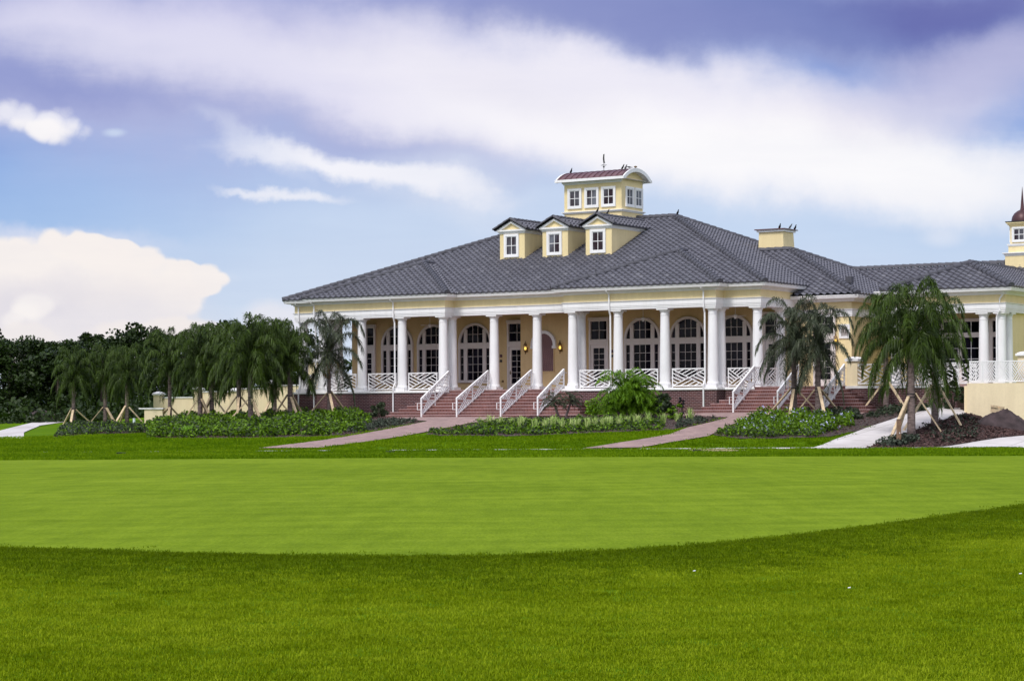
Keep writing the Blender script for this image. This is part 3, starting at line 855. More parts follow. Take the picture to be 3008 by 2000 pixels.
def mesh_of(mb, mats):
    o = mb.build('tmp', mats); me = o.data; bpy.data.objects.remove(o); return me
fr, mu, gl = arch_window(); AW = (mesh_of(fr, 'trim'), mesh_of(mu, 'trim'), mesh_of(gl, 'window_glass'))
def put_window(kit, loc, rz=0, name='window'):
    w = wpart(name, loc, rz)
    for nm, me in zip(('frame', 'muntin', 'pane'), kit):
        me.name = nm; link(nm, me, w)
    return w
for x in (-10.72, -8.13, -5.21, 5.82, 8.65, 11.43): put_window(AW, (x, WV, F), 0, 'arched_window')

def door_kit():
    fr = MB(); W = .63; y0, y1 = -.13, -.005
    fr.box(-W, -W + .11, y0, y1, 0, 3.86); fr.box(W - .11, W, y0, y1, 0, 3.86); fr.box(-W - .04, W + .04, y0 - .03, y1, 3.86, 4.02); fr.box(-W + .11, W - .11, y0, y1, 2.5, 2.75)
    fr.box(-W + .11, W - .11, y0 + .03, y1, 2.75, 2.80); fr.box(-W + .11, W - .11, y0 + .03, y1, 3.80, 3.86)
    gl = MB(); gl.box(-W + .12, W - .12, -.022, -.004, 2.80, 3.80); mu = MB(); grid_bars(mu, -W + .11, W - .11, 2.8, 3.8, 2, 2)
    return fr, mu, gl
def leaf_kit():
    d = MB(); w = .51; y0, y1 = -.09, -.006
    d.box(-w, -w + .16, y0, y1, .02, 2.49); d.box(w - .16, w, y0, y1, .02, 2.49); d.box(-w + .16, w - .16, y0, y1, .02, .40); d.box(-w + .16, w - .16, y0, y1, 2.31, 2.49)
    g = MB(); g.box(-w + .15, w - .15, -.03, -.008, .38, 2.32); m = MB(); grid_bars(m, -w + .16, w - .16, .40, 2.31, 2, 6, .022, -.07)
    h = MB(); h.tube([(-w + .08, -.15, 1.0), (-w + .20, -.15, 1.0)], .014, 6); h.tube([(-w + .08, -.09, 1.0), (-w + .08, -.15, 1.0)], .014, 6); h.box(-w + .05, -w + .11, -.10, -.09, .92, 1.12)
    return d, m, g, h
k1 = [mesh_of(a, m) for a, m in zip(door_kit(), ('trim', 'trim', 'window_glass'))]
k2 = [mesh_of(a, m) for a, m in zip(leaf_kit(), ('trim', 'trim', 'window_glass', 'bronze'))]
def put_door(loc, rz=0):
    w = wpart('glazed_door', loc, rz)
    for nm, me in zip(('frame', 'muntin', 'transom_pane'), k1): me.name = nm; link(nm, me, w)
    for nm, me in zip(('door_leaf', 'door_muntin', 'door_pane', 'handle'), k2): me.name = nm; link(nm, me, w)
for x in (-12.94, -2.36, 3.06, 13.82): put_door((x, WV, F))

# niche of herringbone brick with its white arched hood, lanterns either side
mb = MB(); zs = EYE + 3.80; zb = EYE + 2.33
vs = [(.64 * math.cos(R(180 * k / 20)), NV - .012, zs + .64 * math.sin(R(180 * k / 20))) for k in range(21)] + [(-.64, NV - .012, zb), (.64, NV - .012, zb)]
mb.add(vs, [tuple(range(len(vs)))]); nb = wpart('brick_niche', (0, 0, 0)); mb.build('brick_panel', 'niche_brick', nb)
mb = MB(); arch_seg(mb, .64, .82, NV - .16, NV - .002, zs, -4, 184, 28)
for sx in (-1, 1): mb.box(sx * .71 - .13, sx * .71 + .13, NV - .17, NV - .001, zs - .20, zs - .04)
mb.build('arched_hood', 'white_paint', nb)
mb = MB()
for sx in (-.64, .64): mb.box(sx - .02, sx + .02, NV - .05, NV - .003, zb, zs - .2)
mb.box(-.66, .66, NV - .06, NV - .003, zb - .05, zb); mb.build('niche_edge', 'wall_stucco', nb)

def lantern(loc, rz=0, k=1.0):
    o = wpart('wall_lantern', loc, rz); mb = MB()
    mb.lathe((0, -.20, -.37), [(.006, -.02), (.03, .02), (.02, .08), (.075, .17), (.085, .19)], 8)
    mb.lathe((0, -.20, .12), [(.115, 0), (.10, .04), (.055, .10), (.045, .14), (.02, .17), (.03, .20), (.004, .26)], 8)
    for j in range(6):
        a = j * math.pi / 3; mb.bar((.085 * math.cos(a), -.20 + .085 * math.sin(a), -.18), (.110 * math.cos(a), -.20 + .110 * math.sin(a), .12), .014, .014)
    mb.tube([(0, -.01, -.15), (0, -.10, -.28), (0, -.20, -.28)], .014, 6); mb.box(-.06, .06, -.02, 0, -.26, .02)
    mb.tube([(0, -.01, .0), (0, -.12, .22), (0, -.20, .24)], .010, 6)
    a = mb.build('lantern_frame', 'bronze', o); b = MB(); b.lathe((0, -.20, -.14), [(.02, 0), (.05, .03), (.062, .10), (.05, .16), (.02, .18)], 8)
    bb = b.build('lit_bulb', 'lamp_glow', o); o.scale = (k, k, k); return o
for x in (-1.14, 1.14): lantern((x, NV, EYE + 3.68))

# small wall fittings by the doors
def plaque(x, z, w, h, mat, name): 
    mb = MB(); mb.box(x - w / 2, x + w / 2, WV - .05, WV - .002, z - h / 2, z + h / 2); mb.box(x - w / 2 + .02, x + w / 2 - .02, WV - .065, WV - .05, z - h / 2 + .02, z + h / 2 - .02); mb.build(name, mat, club)
plaque(-3.47, EYE + 3.27, .15, .16, 'copper', 'alarm_box'); plaque(-3.47, EYE + 2.98, .14, .14, 'dark_metal', 'alarm_box')
plaque(3.90, EYE + 3.40, .12, .16, 'copper', 'alarm_box'); plaque(3.90, EYE + 3.14, .12, .14, 'dark_metal', 'alarm_box')
plaque(-3.36, EYE + 1.82, .10, .12, 'bronze', 'wall_outlet'); plaque(-6.67, EYE + 3.55, .10, .14, 'bronze', 'wall_sconce')

def fan(x, y):
    o = wpart('ceiling_fan', (x, y, 0)); mb = MB(); zc = A0 + .30; zf = EYE + 5.02
    mb.tube([(0, 0, zf + .1), (0, 0, zc)], .014, 6); mb.lathe((0, 0, zc - .06), [(.05, 0), (.07, .06)], 10); mb.build('fan_rod', 'white_paint', o)
    mb = MB(); mb.lathe((0, 0, zf), [(.05, -.04), (.11, 0), (.11, .07), (.05, .11)], 12); mb.build('fan_motor', 'white_paint', o)
    for k in range(5):
        a = k * 2 * math.pi / 5 + x; mb = MB(); mb.bar((.10 * math.cos(a), .10 * math.sin(a), zf + .03), (.62 * math.cos(a), .62 * math.sin(a), zf + .03), .13, .012); mb.build('fan_blade', 'trim', o)
    mb = MB(); mb.lathe((0, 0, zf - .13), [(.01, 0), (.06, .02), (.07, .07), (.04, .09)], 10); mb.build('light_globe', 'white_paint', o)
for x, y in ((-6.9, 2.6), (7.06, 2.6), (12.59, 2.6), (-12.0, 2.6)): fan(x, y)

# ---- square trim window used on dormers, tower and cupola
def sq_window(w, h, glass, nx=2, nz=2, t=.13):
    fr = MB(); y0, y1 = -.09, -.004
    a, b = w / 2, h
    fr.box(-a, a, y0, y1, 0, t); fr.box(-a, a, y0, y1, b - t, b); fr.box(-a, -a + t, y0 + .002, y1, t, b - t); fr.box(a - t, a, y0 + .002, y1, t, b - t)
    q = t + .045; fr.box(-a + t, a - t, y0 + .03, y1, t, q); fr.box(-a + t, a - t, y0 + .03, y1, b - q, b - t); fr.box(-a + t, -a + q, y0 + .032, y1, q, b - q); fr.box(a - q, a - t, y0 + .032, y1, q, b - q)
    mu = MB(); grid_bars(mu, -a + q, a - q, q, b - q, nx, nz, .035, -.05)
    gl = MB(); gl.box(-a + t, a - t, -.03, -.006, t, b - t)
    return mesh_of(fr, 'white_paint'), mesh_of(mu, 'white_paint'), mesh_of(gl, glass)
DW = sq_window(1.0, 1.33, 'tower_glass'); 

# ---- dormers
VD = 5.20
def roof_z(v): return GUT + PITCH * (v - ve)
def dormer(c, w=.84):
    d = wpart('dormer', (0, 0, 0)); zt = EYE + 10.30; zb0 = roof_z(VD) - .02
    mb = MB(); vbk = ve + (zt - GUT) / PITCH + .05
    mb.add([(c - w, VD, zb0), (c + w, VD, zb0), (c + w, VD, zt), (c - w, VD, zt), (c - w, vbk, zt), (c + w, vbk, zt)],
           [(0, 1, 2, 3), (1, 5, 2), (0, 3, 4)])
    mb.build('dormer_wall', 'yellow_stucco', d)
    # white cornice and pediment
    mb = MB(); o = .14
    mb.box(c - w - .03, c + w + .03, VD - .04, vbk - .2, zt - .02, zt + .05); mb.box(c - w - .09, c + w + .09, VD - .10, vbk, zt + .05, zt + .11)
    mb.box(c - w - o, c + w + o, VD - .16, vbk + .2, zt + .11, zt + .20)
    hp = .50; zz = zt + .20; hw = w + o
    for sx in (-1, 1):
        a = Vector((c + sx * hw, VD - .12, zz)); b = Vector((c, VD - .12, zz + hp)); t = (b - a).normalized(); nn = Vector((-t.z * sx, 0, t.x * sx)) * 1; nn = Vector((0, 1, 0)).cross(t) * sx; 
        if nn.z < 0: nn = -nn
        vs = [];
        for y in (VD - .16, VD - .03):
            for p, hh in ((a, 0), (b, 0), (b + Vector((0, 0, -.13)), 0), (a + Vector((-sx * .30, 0, 0)), 0)): vs.append((p.x, y, p.z))
        mb.add(vs, [(0, 1, 2, 3), (7, 6, 5, 4), (0, 4, 5, 1), (3, 2, 6, 7), (0, 3, 7, 4)])
    mb.build('pediment', 'white_paint', d)
    mb = MB(); mb.add([(c - hw + .1, VD - .035, zz), (c + hw - .1, VD - .035, zz), (c, VD - .035, zz + hp - .08)], [(0, 1, 2)]); mb.build('gable_panel', 'yellow_stucco', d)
    # tiled gable roof running back into the main slope
    m = MB(); u_ = []; zr_ = zz + hp + .02; rw = hw + .10; ze_ = zr_ - rw * (hp / hw); y0 = VD - .20
    yb_e = ve + (ze_ - GUT) / PITCH; yb_r = ve + (zr_ - GUT) / PITCH
    for sx in (-1, 1):
        P = [(c + sx * rw, y0, ze_), (c + sx * rw, yb_e, ze_), (c, yb_r, zr_), (c, y0, zr_)]
        tile_face(m, u_, P)
    m.build('dormer_roof', 'roof_tile', d, uv=u_)
    m = MB(); ridge_caps(m, (c, y0 - .02, zr_), (c, yb_r - .4, zr_), .12)
    for sx in (-1, 1): ridge_caps(m, (c + sx * (rw + .04), y0 - .02, ze_ - .01), (c + sx * .04, y0 - .02, zr_), .11, .40)
    m.build('dormer_ridge', 'ridge_tile', d)
    put_window(DW, (c - .03, VD, EYE + 8.92))
for c in (-2.93, -.05, 2.80): dormer(c)

# ---- tower
TU, TV0, TV1 = 1.93, 9.35, 11.86
tw = wpart('tower', (0, 0, 0))
mb = MB(); zt = EYE + 13.36
mb.box(-TU, TU, TV0, TV1, EYE + 9.8, zt)
vc = (TV0 + TV1) / 2; hc = 1.62; sag = .56; rad = (hc * hc + sag * sag) / (2 * sag); ztop = EYE + 14.15; zc = ztop - rad
def arc(r, n, half):
    a = math.asin(min(1, half / rad)); return [(vc + r * math.sin(-a + 2 * a * k / n), zc + r * math.cos(-a + 2 * a * k / n)) for k in range(n + 1)]
for sx in (-1, 1):          # arched gable walls
    A = [p for p in arc(rad - .02, 16, TV1 - vc)]
    vs = [(sx * (TU - .0), y, z) for y, z in A] + [(sx * TU, TV1, zt), (sx * TU, TV0, zt)]
    mb.add(vs, [tuple(range(len(vs)))])
mb.build('tower_wall', 'yellow_stucco', tw)
mb = MB(); SQ = [(-TU, TV0), (TU, TV0), (TU, TV1), (-TU, TV1)]
sweep(mb, SQ, [(-.1, EYE + 11.62), (.05, EYE + 11.62), (.06, EYE + 11.67), (.13, EYE + 11.70), (.13, EYE + 11.745), (-.1, EYE + 11.755)], closed=True)
for y0_, sg in ((TV0, -1), (TV1, 1)):
    for d_, z_, h_ in ((.05, 13.32, .08), (.11, 13.40, .09), (.18, 13.49, .10)):
        ya, yb_ = sorted((y0_ - sg * .05, y0_ + sg * d_)); mb.box(-TU - d_, TU + d_ - .06, ya, yb_, EYE + z_, EYE + z_ + h_ - .003)
mb.build('tower_trim', 'white_paint', tw)
mb = MB(); n = 20; A = arc(rad, n, hc); B = arc(rad - .10, n, hc)
def shell(mb, A, B, x0, x1):
    n = len(A) - 1; vs = []
    for x in (x0, x1):
        for (y, z), (y2, z2) in zip(A, B): vs += [(x, y, z), (x, y2, z2)]
    m = 2 * (n + 1); fs = []
    for k in range(n):
        i = 2 * k; fs += [(i, i + 2, m + i + 2, m + i), (i + 1, m + i + 1, m + i + 3, i + 3), (i, i + 1, i + 3, i + 2), (m + i, m + i + 2, m + i + 3, m + i + 1)]
    fs += [(0, m, m + 1, 1), (2 * n, 2 * n + 1, m + 2 * n + 1, m + 2 * n)]
    mb.add(vs, fs)
shell(mb, A, B, -2.22, 2.22)
for k in range(12):
    x = -2.12 + k * .385; shell(mb, arc(rad + .035, n, hc), arc(rad - .004, n, hc), x - .018, x + .018)
mb.build('barrel_roof', 'copper', tw)
mb = MB()
for x0, x1 in ((-2.31, -2.222), (2.222, 2.31)): shell(mb, arc(rad + .03, n, hc), arc(rad - .18, n, hc), x0, x1)
shell(mb, arc(rad - .103, n, hc), arc(rad - .16, n, hc), -2.2, 2.2)
for y, sg in ((vc - hc, -1), (vc + hc, 1)):
    ya, yb_ = sorted((y + sg * .09, y - sg * .02)); zz = A[0][1]; mb.box(-2.32, 2.32, ya, yb_, zz - .13, zz + .02)
mb.build('barrel_fascia', 'white_paint', tw)
# soffit under the eaves
mb = MB(); mb.box(-2.2, 2.2, vc - hc + .03, vc + hc - .03, A[0][1] - .075, A[0][1] - .06); mb.build('barrel_soffit', 'trim', tw)
TWN = sq_window(.95, 1.18, 'tower_glass', t=.12)
for x in (-1.20, -.05, 1.08): put_window(TWN, (x, TV0, EYE + 11.92))
TWS = sq_window(.95, 1.18, 'tower_glass', t=.12)
for y in (10.24, 11.30): put_window(TWS, (TU, y, EYE + 11.92), R(90))
# weathervane
wv = wpart('weathervane', (.03, vc, ztop)); mb = MB()
mb.tube([(0, 0, -.05), (0, 0, .95)], .014, 6); mb.lathe((0, 0, .20), [(.005, 0), (.05, .03), (.06, .06), (.05, .09), (.005, .12)], 10)
for a in (0, 90, 180, 270): mb.bar((0, 0, .36), (.20 * math.cos(R(a)), .20 * math.sin(R(a)), .36), .02, .02)
mb.build('vane_post', 'dark_metal', wv)
mb = MB(); mb.add([(-.03, -.01, .50), (.09, -.01, .46), (.05, -.01, .60), (.035, -.01, .80), (.045, -.01, 1.02), (-.03, -.01, 1.0), (-.06, -.01, .75),
                   (-.03, .01, .50), (.09, .01, .46), (.05, .01, .60), (.035, .01, .80), (.045, .01, 1.02), (-.03, .01, 1.0), (-.06, .01, .75)],
                  [(0, 1, 2, 3, 4, 5, 6), (13, 12, 11, 10, 9, 8, 7)] + [(i, (i + 1) % 7, 7 + (i + 1) % 7, 7 + i) for i in range(7)])
mb.build('vane_figure', 'dark_metal', wv)
mb = MB(); mb.lathe((2.16, vc, ztop), [(.03, -.05), (.03, .08), (.10, .10), (.09, .15), (.03, .18)], 10); mb.build('roof_vent', 'bronze', tw)

# ---- chimney
ch = wpart('chimney', (0, 0, 0)); mb = MB(); z0, z1 = EYE + 8.3, EYE + 10.20
vs = [(9.34, 12.0, z0), (10.98, 12.0, z0), (10.98, 13.5, z0), (9.34, 13.5, z0), (9.40, 12.0, z1), (10.90, 12.0, z1), (10.90, 13.38, z1), (9.40, 13.38, z1)]
mb.add(vs, [(3, 2, 1, 0), (4, 5, 6, 7), (0, 1, 5, 4), (1, 2, 6, 5), (2, 3, 7, 6), (3, 0, 4, 7)]); mb.build('stack', 'yellow_stucco', ch)
mb = MB(); mb.box(9.30, 11.0, 11.90, 13.48, z1, z1 + .12); mb.build('stack_trim', 'white_paint', ch)
mb = MB(); mb.box(9.20, 11.1, 11.80, 13.58, z1 + .12, z1 + .17); mb.build('stack_cap', 'copper', ch)
mb = MB(); mb.box(17.35, 17.7, 6.0, 6.3, GUT2 + PITCH * (6.0 - 4.05) - .1, GUT2 + PITCH * (6.3 - 4.05) + .12); mb.build('attic_vent', 'ridge_tile', club)

# ---- right wing and far wing
mb = MB(); mb.box(UC - .5, 18.25, 4.72, 18.0, F - .6, GUT2 - .30); mb.box(18.24, 20.9, 9.9, 18.0, F - .6, GUT2 - .30); mb.box(18.0, 40, 10.0, 18, F - .6, GUT2 - .31)
mb.box(21.4, 26.95, 4.9, 10.2, F - .6, GUT2 - .32); mb.box(26.60, 26.95, 4.35, 4.92, F - .1, GUT2 - 1.0)
mb.build('wing_wall', 'yellow_stucco', club)
P2 = [(UC - .5, 4.72), (18.25, 4.72), (18.25, 17)]
P3 = [(21.35, 9.5), (21.35, 3.19), (26.87, 3.19), (26.87, 9.5)]
ZW = GUT2 - (GUT - ARC)
for P, tag_, wall_only in ((P2, 'a', True), (P3, 'b', False)):
    d0 = 0.02 if wall_only else .355
    if wall_only:
        mb = MB(); sweep(mb, P, [(-.1, ZW + .08), (.05, ZW + .08), (.05, ZW + .16), (.07, ZW + .17), (.07, ZW + .42), (.12, ZW + .44), (.12, ZW + .48), (-.1, ZW + .49)]); mb.build('wing_entablature', 'white_paint', club)
    else:
        mb = MB(); sweep(mb, P, [(-.30, ZW), (.335, ZW), (.335, ZW + .085), (.355, ZW + .09), (.355, ZW + .165), (.375, ZW + .17), (.375, ZW + .405), (.42, ZW + .42), (.43, ZW + .455), (.28, ZW + .46), (-.30, ZW + .46)]); mb.build('wing_entablature', 'white_paint', club)
        mb = MB(); sweep(mb, P, [(-.30, ZW + .46), (.33, ZW + .46), (.33, ZW + .92), (-.30, ZW + .92)]); mb.build('wing_frieze', 'yellow_stucco', club)
    k = .0 if not wall_only else -.17
    mb = MB(); sweep(mb, P, [(d0 - .05, GUT2 - .33), (.40 + k, GUT2 - .33), (.42 + k, GUT2 - .26), (.50 + k, GUT2 - .25), (.52 + k, GUT2 - .20), (.70 + k, GUT2 - .185), (.70 + k, GUT2 - .14), (.0, GUT2 - .14)])
    sweep(mb, P, [(.70 + k, GUT2 - .175), (.80 + k, GUT2 - .165), (.82 + k, GUT2 - .09), (.845 + k, GUT2 - .05), (.845 + k, GUT2), (.82 + k, GUT2), (.80 + k, GUT2 - .03), (.70 + k, GUT2 - .03)])
    mb.build('wing_gutter', 'white_paint', club)
mb = MB(); mb.box(19, 40, 9.22, 9.9, GUT2 - .2, GUT2 - .02); mb.build('wing_gutter', 'white_paint', club)
mb = MB(); mb.box(21.1, 26.6, 3.4, 5.0, ZW + .30, ZW + .34); mb.build('porch_ceiling', 'porch_ceiling', club)
wc = column_mesh(ZW - F, .52, .44, .31)
for x, y in ((21.35, 3.19), (25.98, 3.19), (26.87, 3.19), (26.87, 4.15)): link('porch_column', wc, club, (x, y, F))
# wide grid window on the far porch
o = wpart('porch_window', (0, 4.9, 0)); fr = MB(); gl = MB(); mu = MB()
xs_ = [22.0, 23.15, 24.12, 25.75, 26.3]; zl = [F + .25, EYE + 3.70, EYE + 3.95, EYE + 4.50]
for x in xs_: fr.box(x - .10, x + .10, -.12, -.004, F + .1, EYE + 4.62)
for i in range(len(xs_) - 1):
    a, b = xs_[i] + .10, xs_[i + 1] - .10
    fr.box(a, b, -.12, -.004, F + .1, zl[0]); fr.box(a, b, -.12, -.004, zl[1], zl[2]); fr.box(a, b, -.14, -.004, zl[3], EYE + 4.66)
    n = max(1, round((b - a) / .52)); grid_bars(mu, a, b, zl[0], zl[1], n, 4, .03); grid_bars(mu, a, b, zl[2], zl[3], n, 1, .03); gl.box(a, b, -.025, -.006, zl[0], zl[3])
fr.build('frame', 'trim', o); mu.build('muntin', 'white_paint', o); gl.build('pane', 'window_glass', o)
# louvred vent, lantern and door on the right wing
lv = wpart('louvre_vent', (17.87, 4.72, EYE + 4.17)); mb = MB()
for a, b, c, d in ((-.31, .31, -.37, -.25), (-.31, .31, .25, .37), (-.31, -.18, -.25, .25), (.18, .31, -.25, .25)): mb.box(a, b, -.06, -.003, c, d)
mb.build('frame', 'white_paint', lv); mb = MB()
for k in range(7): mb.bar((-.17, -.03, -.22 + k * .072), (.17, -.03, -.22 + k * .072), .05, .02, up=(0, .7, .7))
mb.build('louvre', 'trim', lv); mb = MB(); mb.box(-.18, .18, -.012, -.004, -.25, .25); mb.build('vent_back', 'dark_metal', lv)
lantern((17.44, 4.72, EYE + 3.72))
put_door((16.75, 4.72, F))

# cupola on the far ridge
cu = wpart('cupola', (24.26, 13.8, EYE)); mb = MB()
mb.box(-.72, .72, -.72, .72, 7.2, 8.32); mb.box(-.58, .58, -.58, .58, 8.5, 8.84); mb.box(-.50, .50, -.50, .50, 8.98, 9.90); mb.build('cupola_wall', 'yellow_stucco', cu)
mb = MB()
def sqm(r): return [(-r, -r), (r, -r), (r, r), (-r, r)]
sweep(mb, sqm(.72), [(-.2, 8.32), (.02, 8.32), (.05, 8.40), (.12, 8.45), (.12, 8.50), (-.2, 8.51)], closed=True)
sweep(mb, sqm(.58), [(-.2, 8.84), (.02, 8.84), (.06, 8.92), (.06, 8.97), (-.2, 8.98)], closed=True); mb.build('cupola_trim', 'white_paint', cu)
mb = MB(); sweep(mb, sqm(.50), [(-.3, 9.90), (.05, 9.90), (.05, 9.96), (.12, 9.99), (.12, 10.05), (.19, 10.08), (.19, 10.14), (-.3, 10.15)], closed=True); mb.build('cupola_cornice', 'yellow_stucco', cu)
mb = MB(); mb.box(-.72, .72, -.72, .72, 10.15, 10.19); mb.build('cupola_flashing', 'dark_metal', cu)
mb = MB(); mb.lathe((0, 0, 10.18), [(.58, 0), (.58, .10), (.54, .28), (.43, .46), (.28, .58), (.12, .66), (.10, .75), (.07, 1.1), (.035, 1.55), (.006, 1.9)], 20)
smooth_by_angle(mb.build('copper_dome', 'dark_copper', cu), 50)
CWN = sq_window(.80, .82, 'tower_glass', t=.09)
put_window(CWN, (24.26, 13.3, EYE + 9.06)); put_window(CWN, (23.76, 13.8, EYE + 9.06), R(-90))

# ---- steps
def stairs(name, uc0, uc1, v0, zb_, n, tread=.33):
    """n risers; widest at the foot, mitred at both ends"""
    rise = (F - zb_) / n; ri = MB(); nf = n - 1
    st = wpart(name, (0, 0, 0)); tr = MB()
    for k in range(n):
        ex = (nf - k) * tread; x0, x1, v = uc0 - ex, uc1 + ex, v0 + k * tread
        z1 = zb_ + rise * (k + 1); top = z1 - .05
        zlo = zb_ - .5 if k == 0 else z1 - rise - .01
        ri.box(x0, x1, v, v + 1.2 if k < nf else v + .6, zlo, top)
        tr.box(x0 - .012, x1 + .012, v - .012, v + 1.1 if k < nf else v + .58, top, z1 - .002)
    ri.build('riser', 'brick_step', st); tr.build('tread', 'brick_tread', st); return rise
rise1 = stairs('entrance_steps', -3.76, 3.76, -2.80, EYE - .245, 9)
stairs('side_steps', 15.20, 20.15, -2.80, EYE - .055, 8)
# landing and terrace joined to the side steps
mb = MB(); sweep(mb, [(UC + .55, -.42), (20.15, -.42)], [(0, F - .25), (0, F - .006), (-6, F - .006), (-6, F - .25)]); sweep(mb, [(20.3, -.4), (26.9, -.4)], [(-.2, F - .14), (-.2, F - .008), (-5.2, F - .008), (-5.2, F - .14)])
mb.build('terrace_floor', 'brick_tread', club)
mb = MB(); mb.box(UC + .46, 20.2, -.35, 4.7, F - 1.7, F - .26); mb.box(20.2, 26.0, -.5, 4.6, F - 1.9, F - .15); mb.build('terrace_wall', 'brick', club)
mb = MB(); mb.box(20.2, 26.02, -.54, -.2, F - .15, F - .02); mb.build('terrace_cap', 'white_stone', club)

# ---- railings
def clip_seg(p, d, poly):
    t0, t1 = -1e9, 1e9; n = len(poly)
    ar = sum(poly[i][0] * poly[(i + 1) % n][1] - poly[(i + 1) % n][0] * poly[i][1] for i in range(n)); sg = 1 if ar > 0 else -1
    for i in range(n):
        a, b = poly[i], poly[(i + 1) % n]; nx, ny = (-(b[1] - a[1])) * sg, (b[0] - a[0]) * sg
        num = nx * (a[0] - p[0]) + ny * (a[1] - p[1]); den = nx * d[0] + ny * d[1]
        if abs(den) < 1e-9:
            if num > 0: return None
            continue
        t = num / den
        if den > 0: t0 = max(t0, t)
        else: t1 = min(t1, t)
    return (t0, t1) if t1 - t0 > 1e-3 else None

def chevron(mb, W, H, emit, n=4):
    """the criss-cross infill of one panel: four fields of slanting bars between two diagonals"""
    d1, d2 = (W, -H), (W, H); c = (W / 2, H / 2)
    fields = [([(0, 0), (0, H), c], d1), ([(W, 0), (W, H), c], d1), ([(0, H), (W, H), c], d2), ([(0, 0), (W, 0), c], d2)]
    emit((0, H), (W, 0)); emit((0, 0), (W, H))
    for poly, d in fields:
        nx, ny = -d[1], d[0]
        vals = [nx * x + ny * y for x, y in poly]; base = nx * c[0] + ny * c[1]
        lo, hi = min(vals), max(vals); far = lo if abs(lo - base) > abs(hi - base) else hi
        for k in range(1, n + 1):
            q = base + (far - base) * k / (n + .6); l2 = nx * nx + ny * ny; p = (nx * q / l2, ny * q / l2)
            r = clip_seg(p, d, poly)
            if r: emit((p[0] + d[0] * r[0], p[1] + d[1] * r[0]), (p[0] + d[0] * r[1], p[1] + d[1] * r[1]))

def railing(a, b, z, h=1.0, gap=.09, n=4, name='porch_railing', parent=None, posts=True):
    """panel from a to b (plan points) standing on z"""
    a, b = Vector((a[0], a[1], 0)), Vector((b[0], b[1], 0)); t = (b - a); W = t.length; t.normalize()
    P = lambda x, y: a + t * x + Vector((0, 0, z + gap + y))
    o = wpart(name, (0, 0, 0)) if parent is None else parent
    mb = MB(); up = Vector((-t.y, t.x, 0)); H = h - gap - .05
    mb.bar(P(-.03, H + .025), P(W + .03, H + .025), .06, .06, up=up); mb.bar(P(0, 0), P(W, 0), .055, .05, up=up)
    for x in (0, W): mb.bar(a + t * x + Vector((0, 0, z)), P(x, H), .05, .05, up=up)
    mb.build('rail_frame', 'white_paint', o)
    mb = MB(); chevron(mb, W, H, lambda p, q: mb.bar(P(*p), P(*q), .042, .034, up=up), n); mb.build('rail_infill', 'white_paint', o); return o
for b in (-1, 1):
    for k in (2, 3, 4): railing((b * k * S - .96, 0), (b * k * S + .96, 0), F)
    railing((b * (UC + 4.5 * S) / 2 - .62, VR), (b * (UC + 4.5 * S) / 2 + .62, VR), F)
railing((-UC, 1.45), (-UC, 3.75), F); railing((UC, 1.4), (UC, 3.1), F)
railing((UC + .47, -.46), (UC + .47, .44), F)
for x0, x1 in ((20.75, 22.4), (22.55, 24.2), (24.35, 26.0)): railing((x0, -.36), (x1, -.36), F, 1.05)
for x0, x1 in ((21.8, 23.7), (23.8, 25.6)): railing((x0, 3.1), (x1, 3.1), F, 1.05)

def stair_rail(u, vt, zt, vb_, zb_, h=1.04):
    o = wpart('stair_railing', (0, 0, 0)); Lh = vt - vb_
    z = lambda v: zb_ + (zt - zb_) * (v - vb_) / Lh
    up = Vector((1, 0, 0)); mb = MB()
    mb.bar((u, vb_, zb_ - .05), (u, vb_, zb_ + h), .075, .075, up=up); mb.bar((u, vt, zt - .02), (u, vt, zt + h), .07, .07, up=up)
    vm = (vt + vb_) / 2; mb.bar((u, vm, z(vm) - .15), (u, vm, z(vm) + h), .045, .045, up=up)
    mb.bar((u, vb_ - .03, z(vb_ - .03) + h), (u, vt + .02, z(vt + .02) + h), .075, .095, up=up)
    lo = .17; mb.bar((u, vb_, z(vb_) + lo), (u, vt, z(vt) + lo), .06, .06, up=up)
    # lower grab rail with its squared return at the foot
    mb.bar((u - .07, vb_ + .25, z(vb_ + .25) + h - .17), (u - .07, vt + .05, z(vt + .05) + h - .17), .035, .035, up=up)
    for zz in (h - .25, h - .60): mb.bar((u - .07, vb_ + .35, zb_ + zz), (u - .07, vb_ - .28, zb_ + zz), .032, .032, up=up)
    mb.bar((u - .07, vb_ - .28, zb_ + h - .25), (u - .07, vb_ - .28, zb_ + h - .60), .032, .032, up=up)
    mb.bar((u - .07, vt + .05, zt + h - .17), (u - .07, vt + .40, zt + h - .17), .032, .032, up=up)
    mb.build('rail_frame', 'white_paint', o)
    mb = MB(); H = h - lo - .05
    for va in (vb_, vm):
        W = Lh / 2; P = lambda x, y: Vector((u, va + x, z(va + x) + lo + .02 + y))
        chevron(mb, W, H, lambda p, q: mb.bar(P(*p), P(*q), .040, .032, up=up), 4)
    mb.build('rail_infill', 'white_paint', o)
zb1 = EYE - .245; zb2 = EYE - .055
for u, vt in ((-3.74, -.18), (-1.42, .26), (1.40, .26), (3.72, -.18)): stair_rail(u, vt - .0, F, -2.83, zb1)
for u in (15.18, 17.62, 20.12): stair_rail(u, -.46, F, -2.83, zb2)

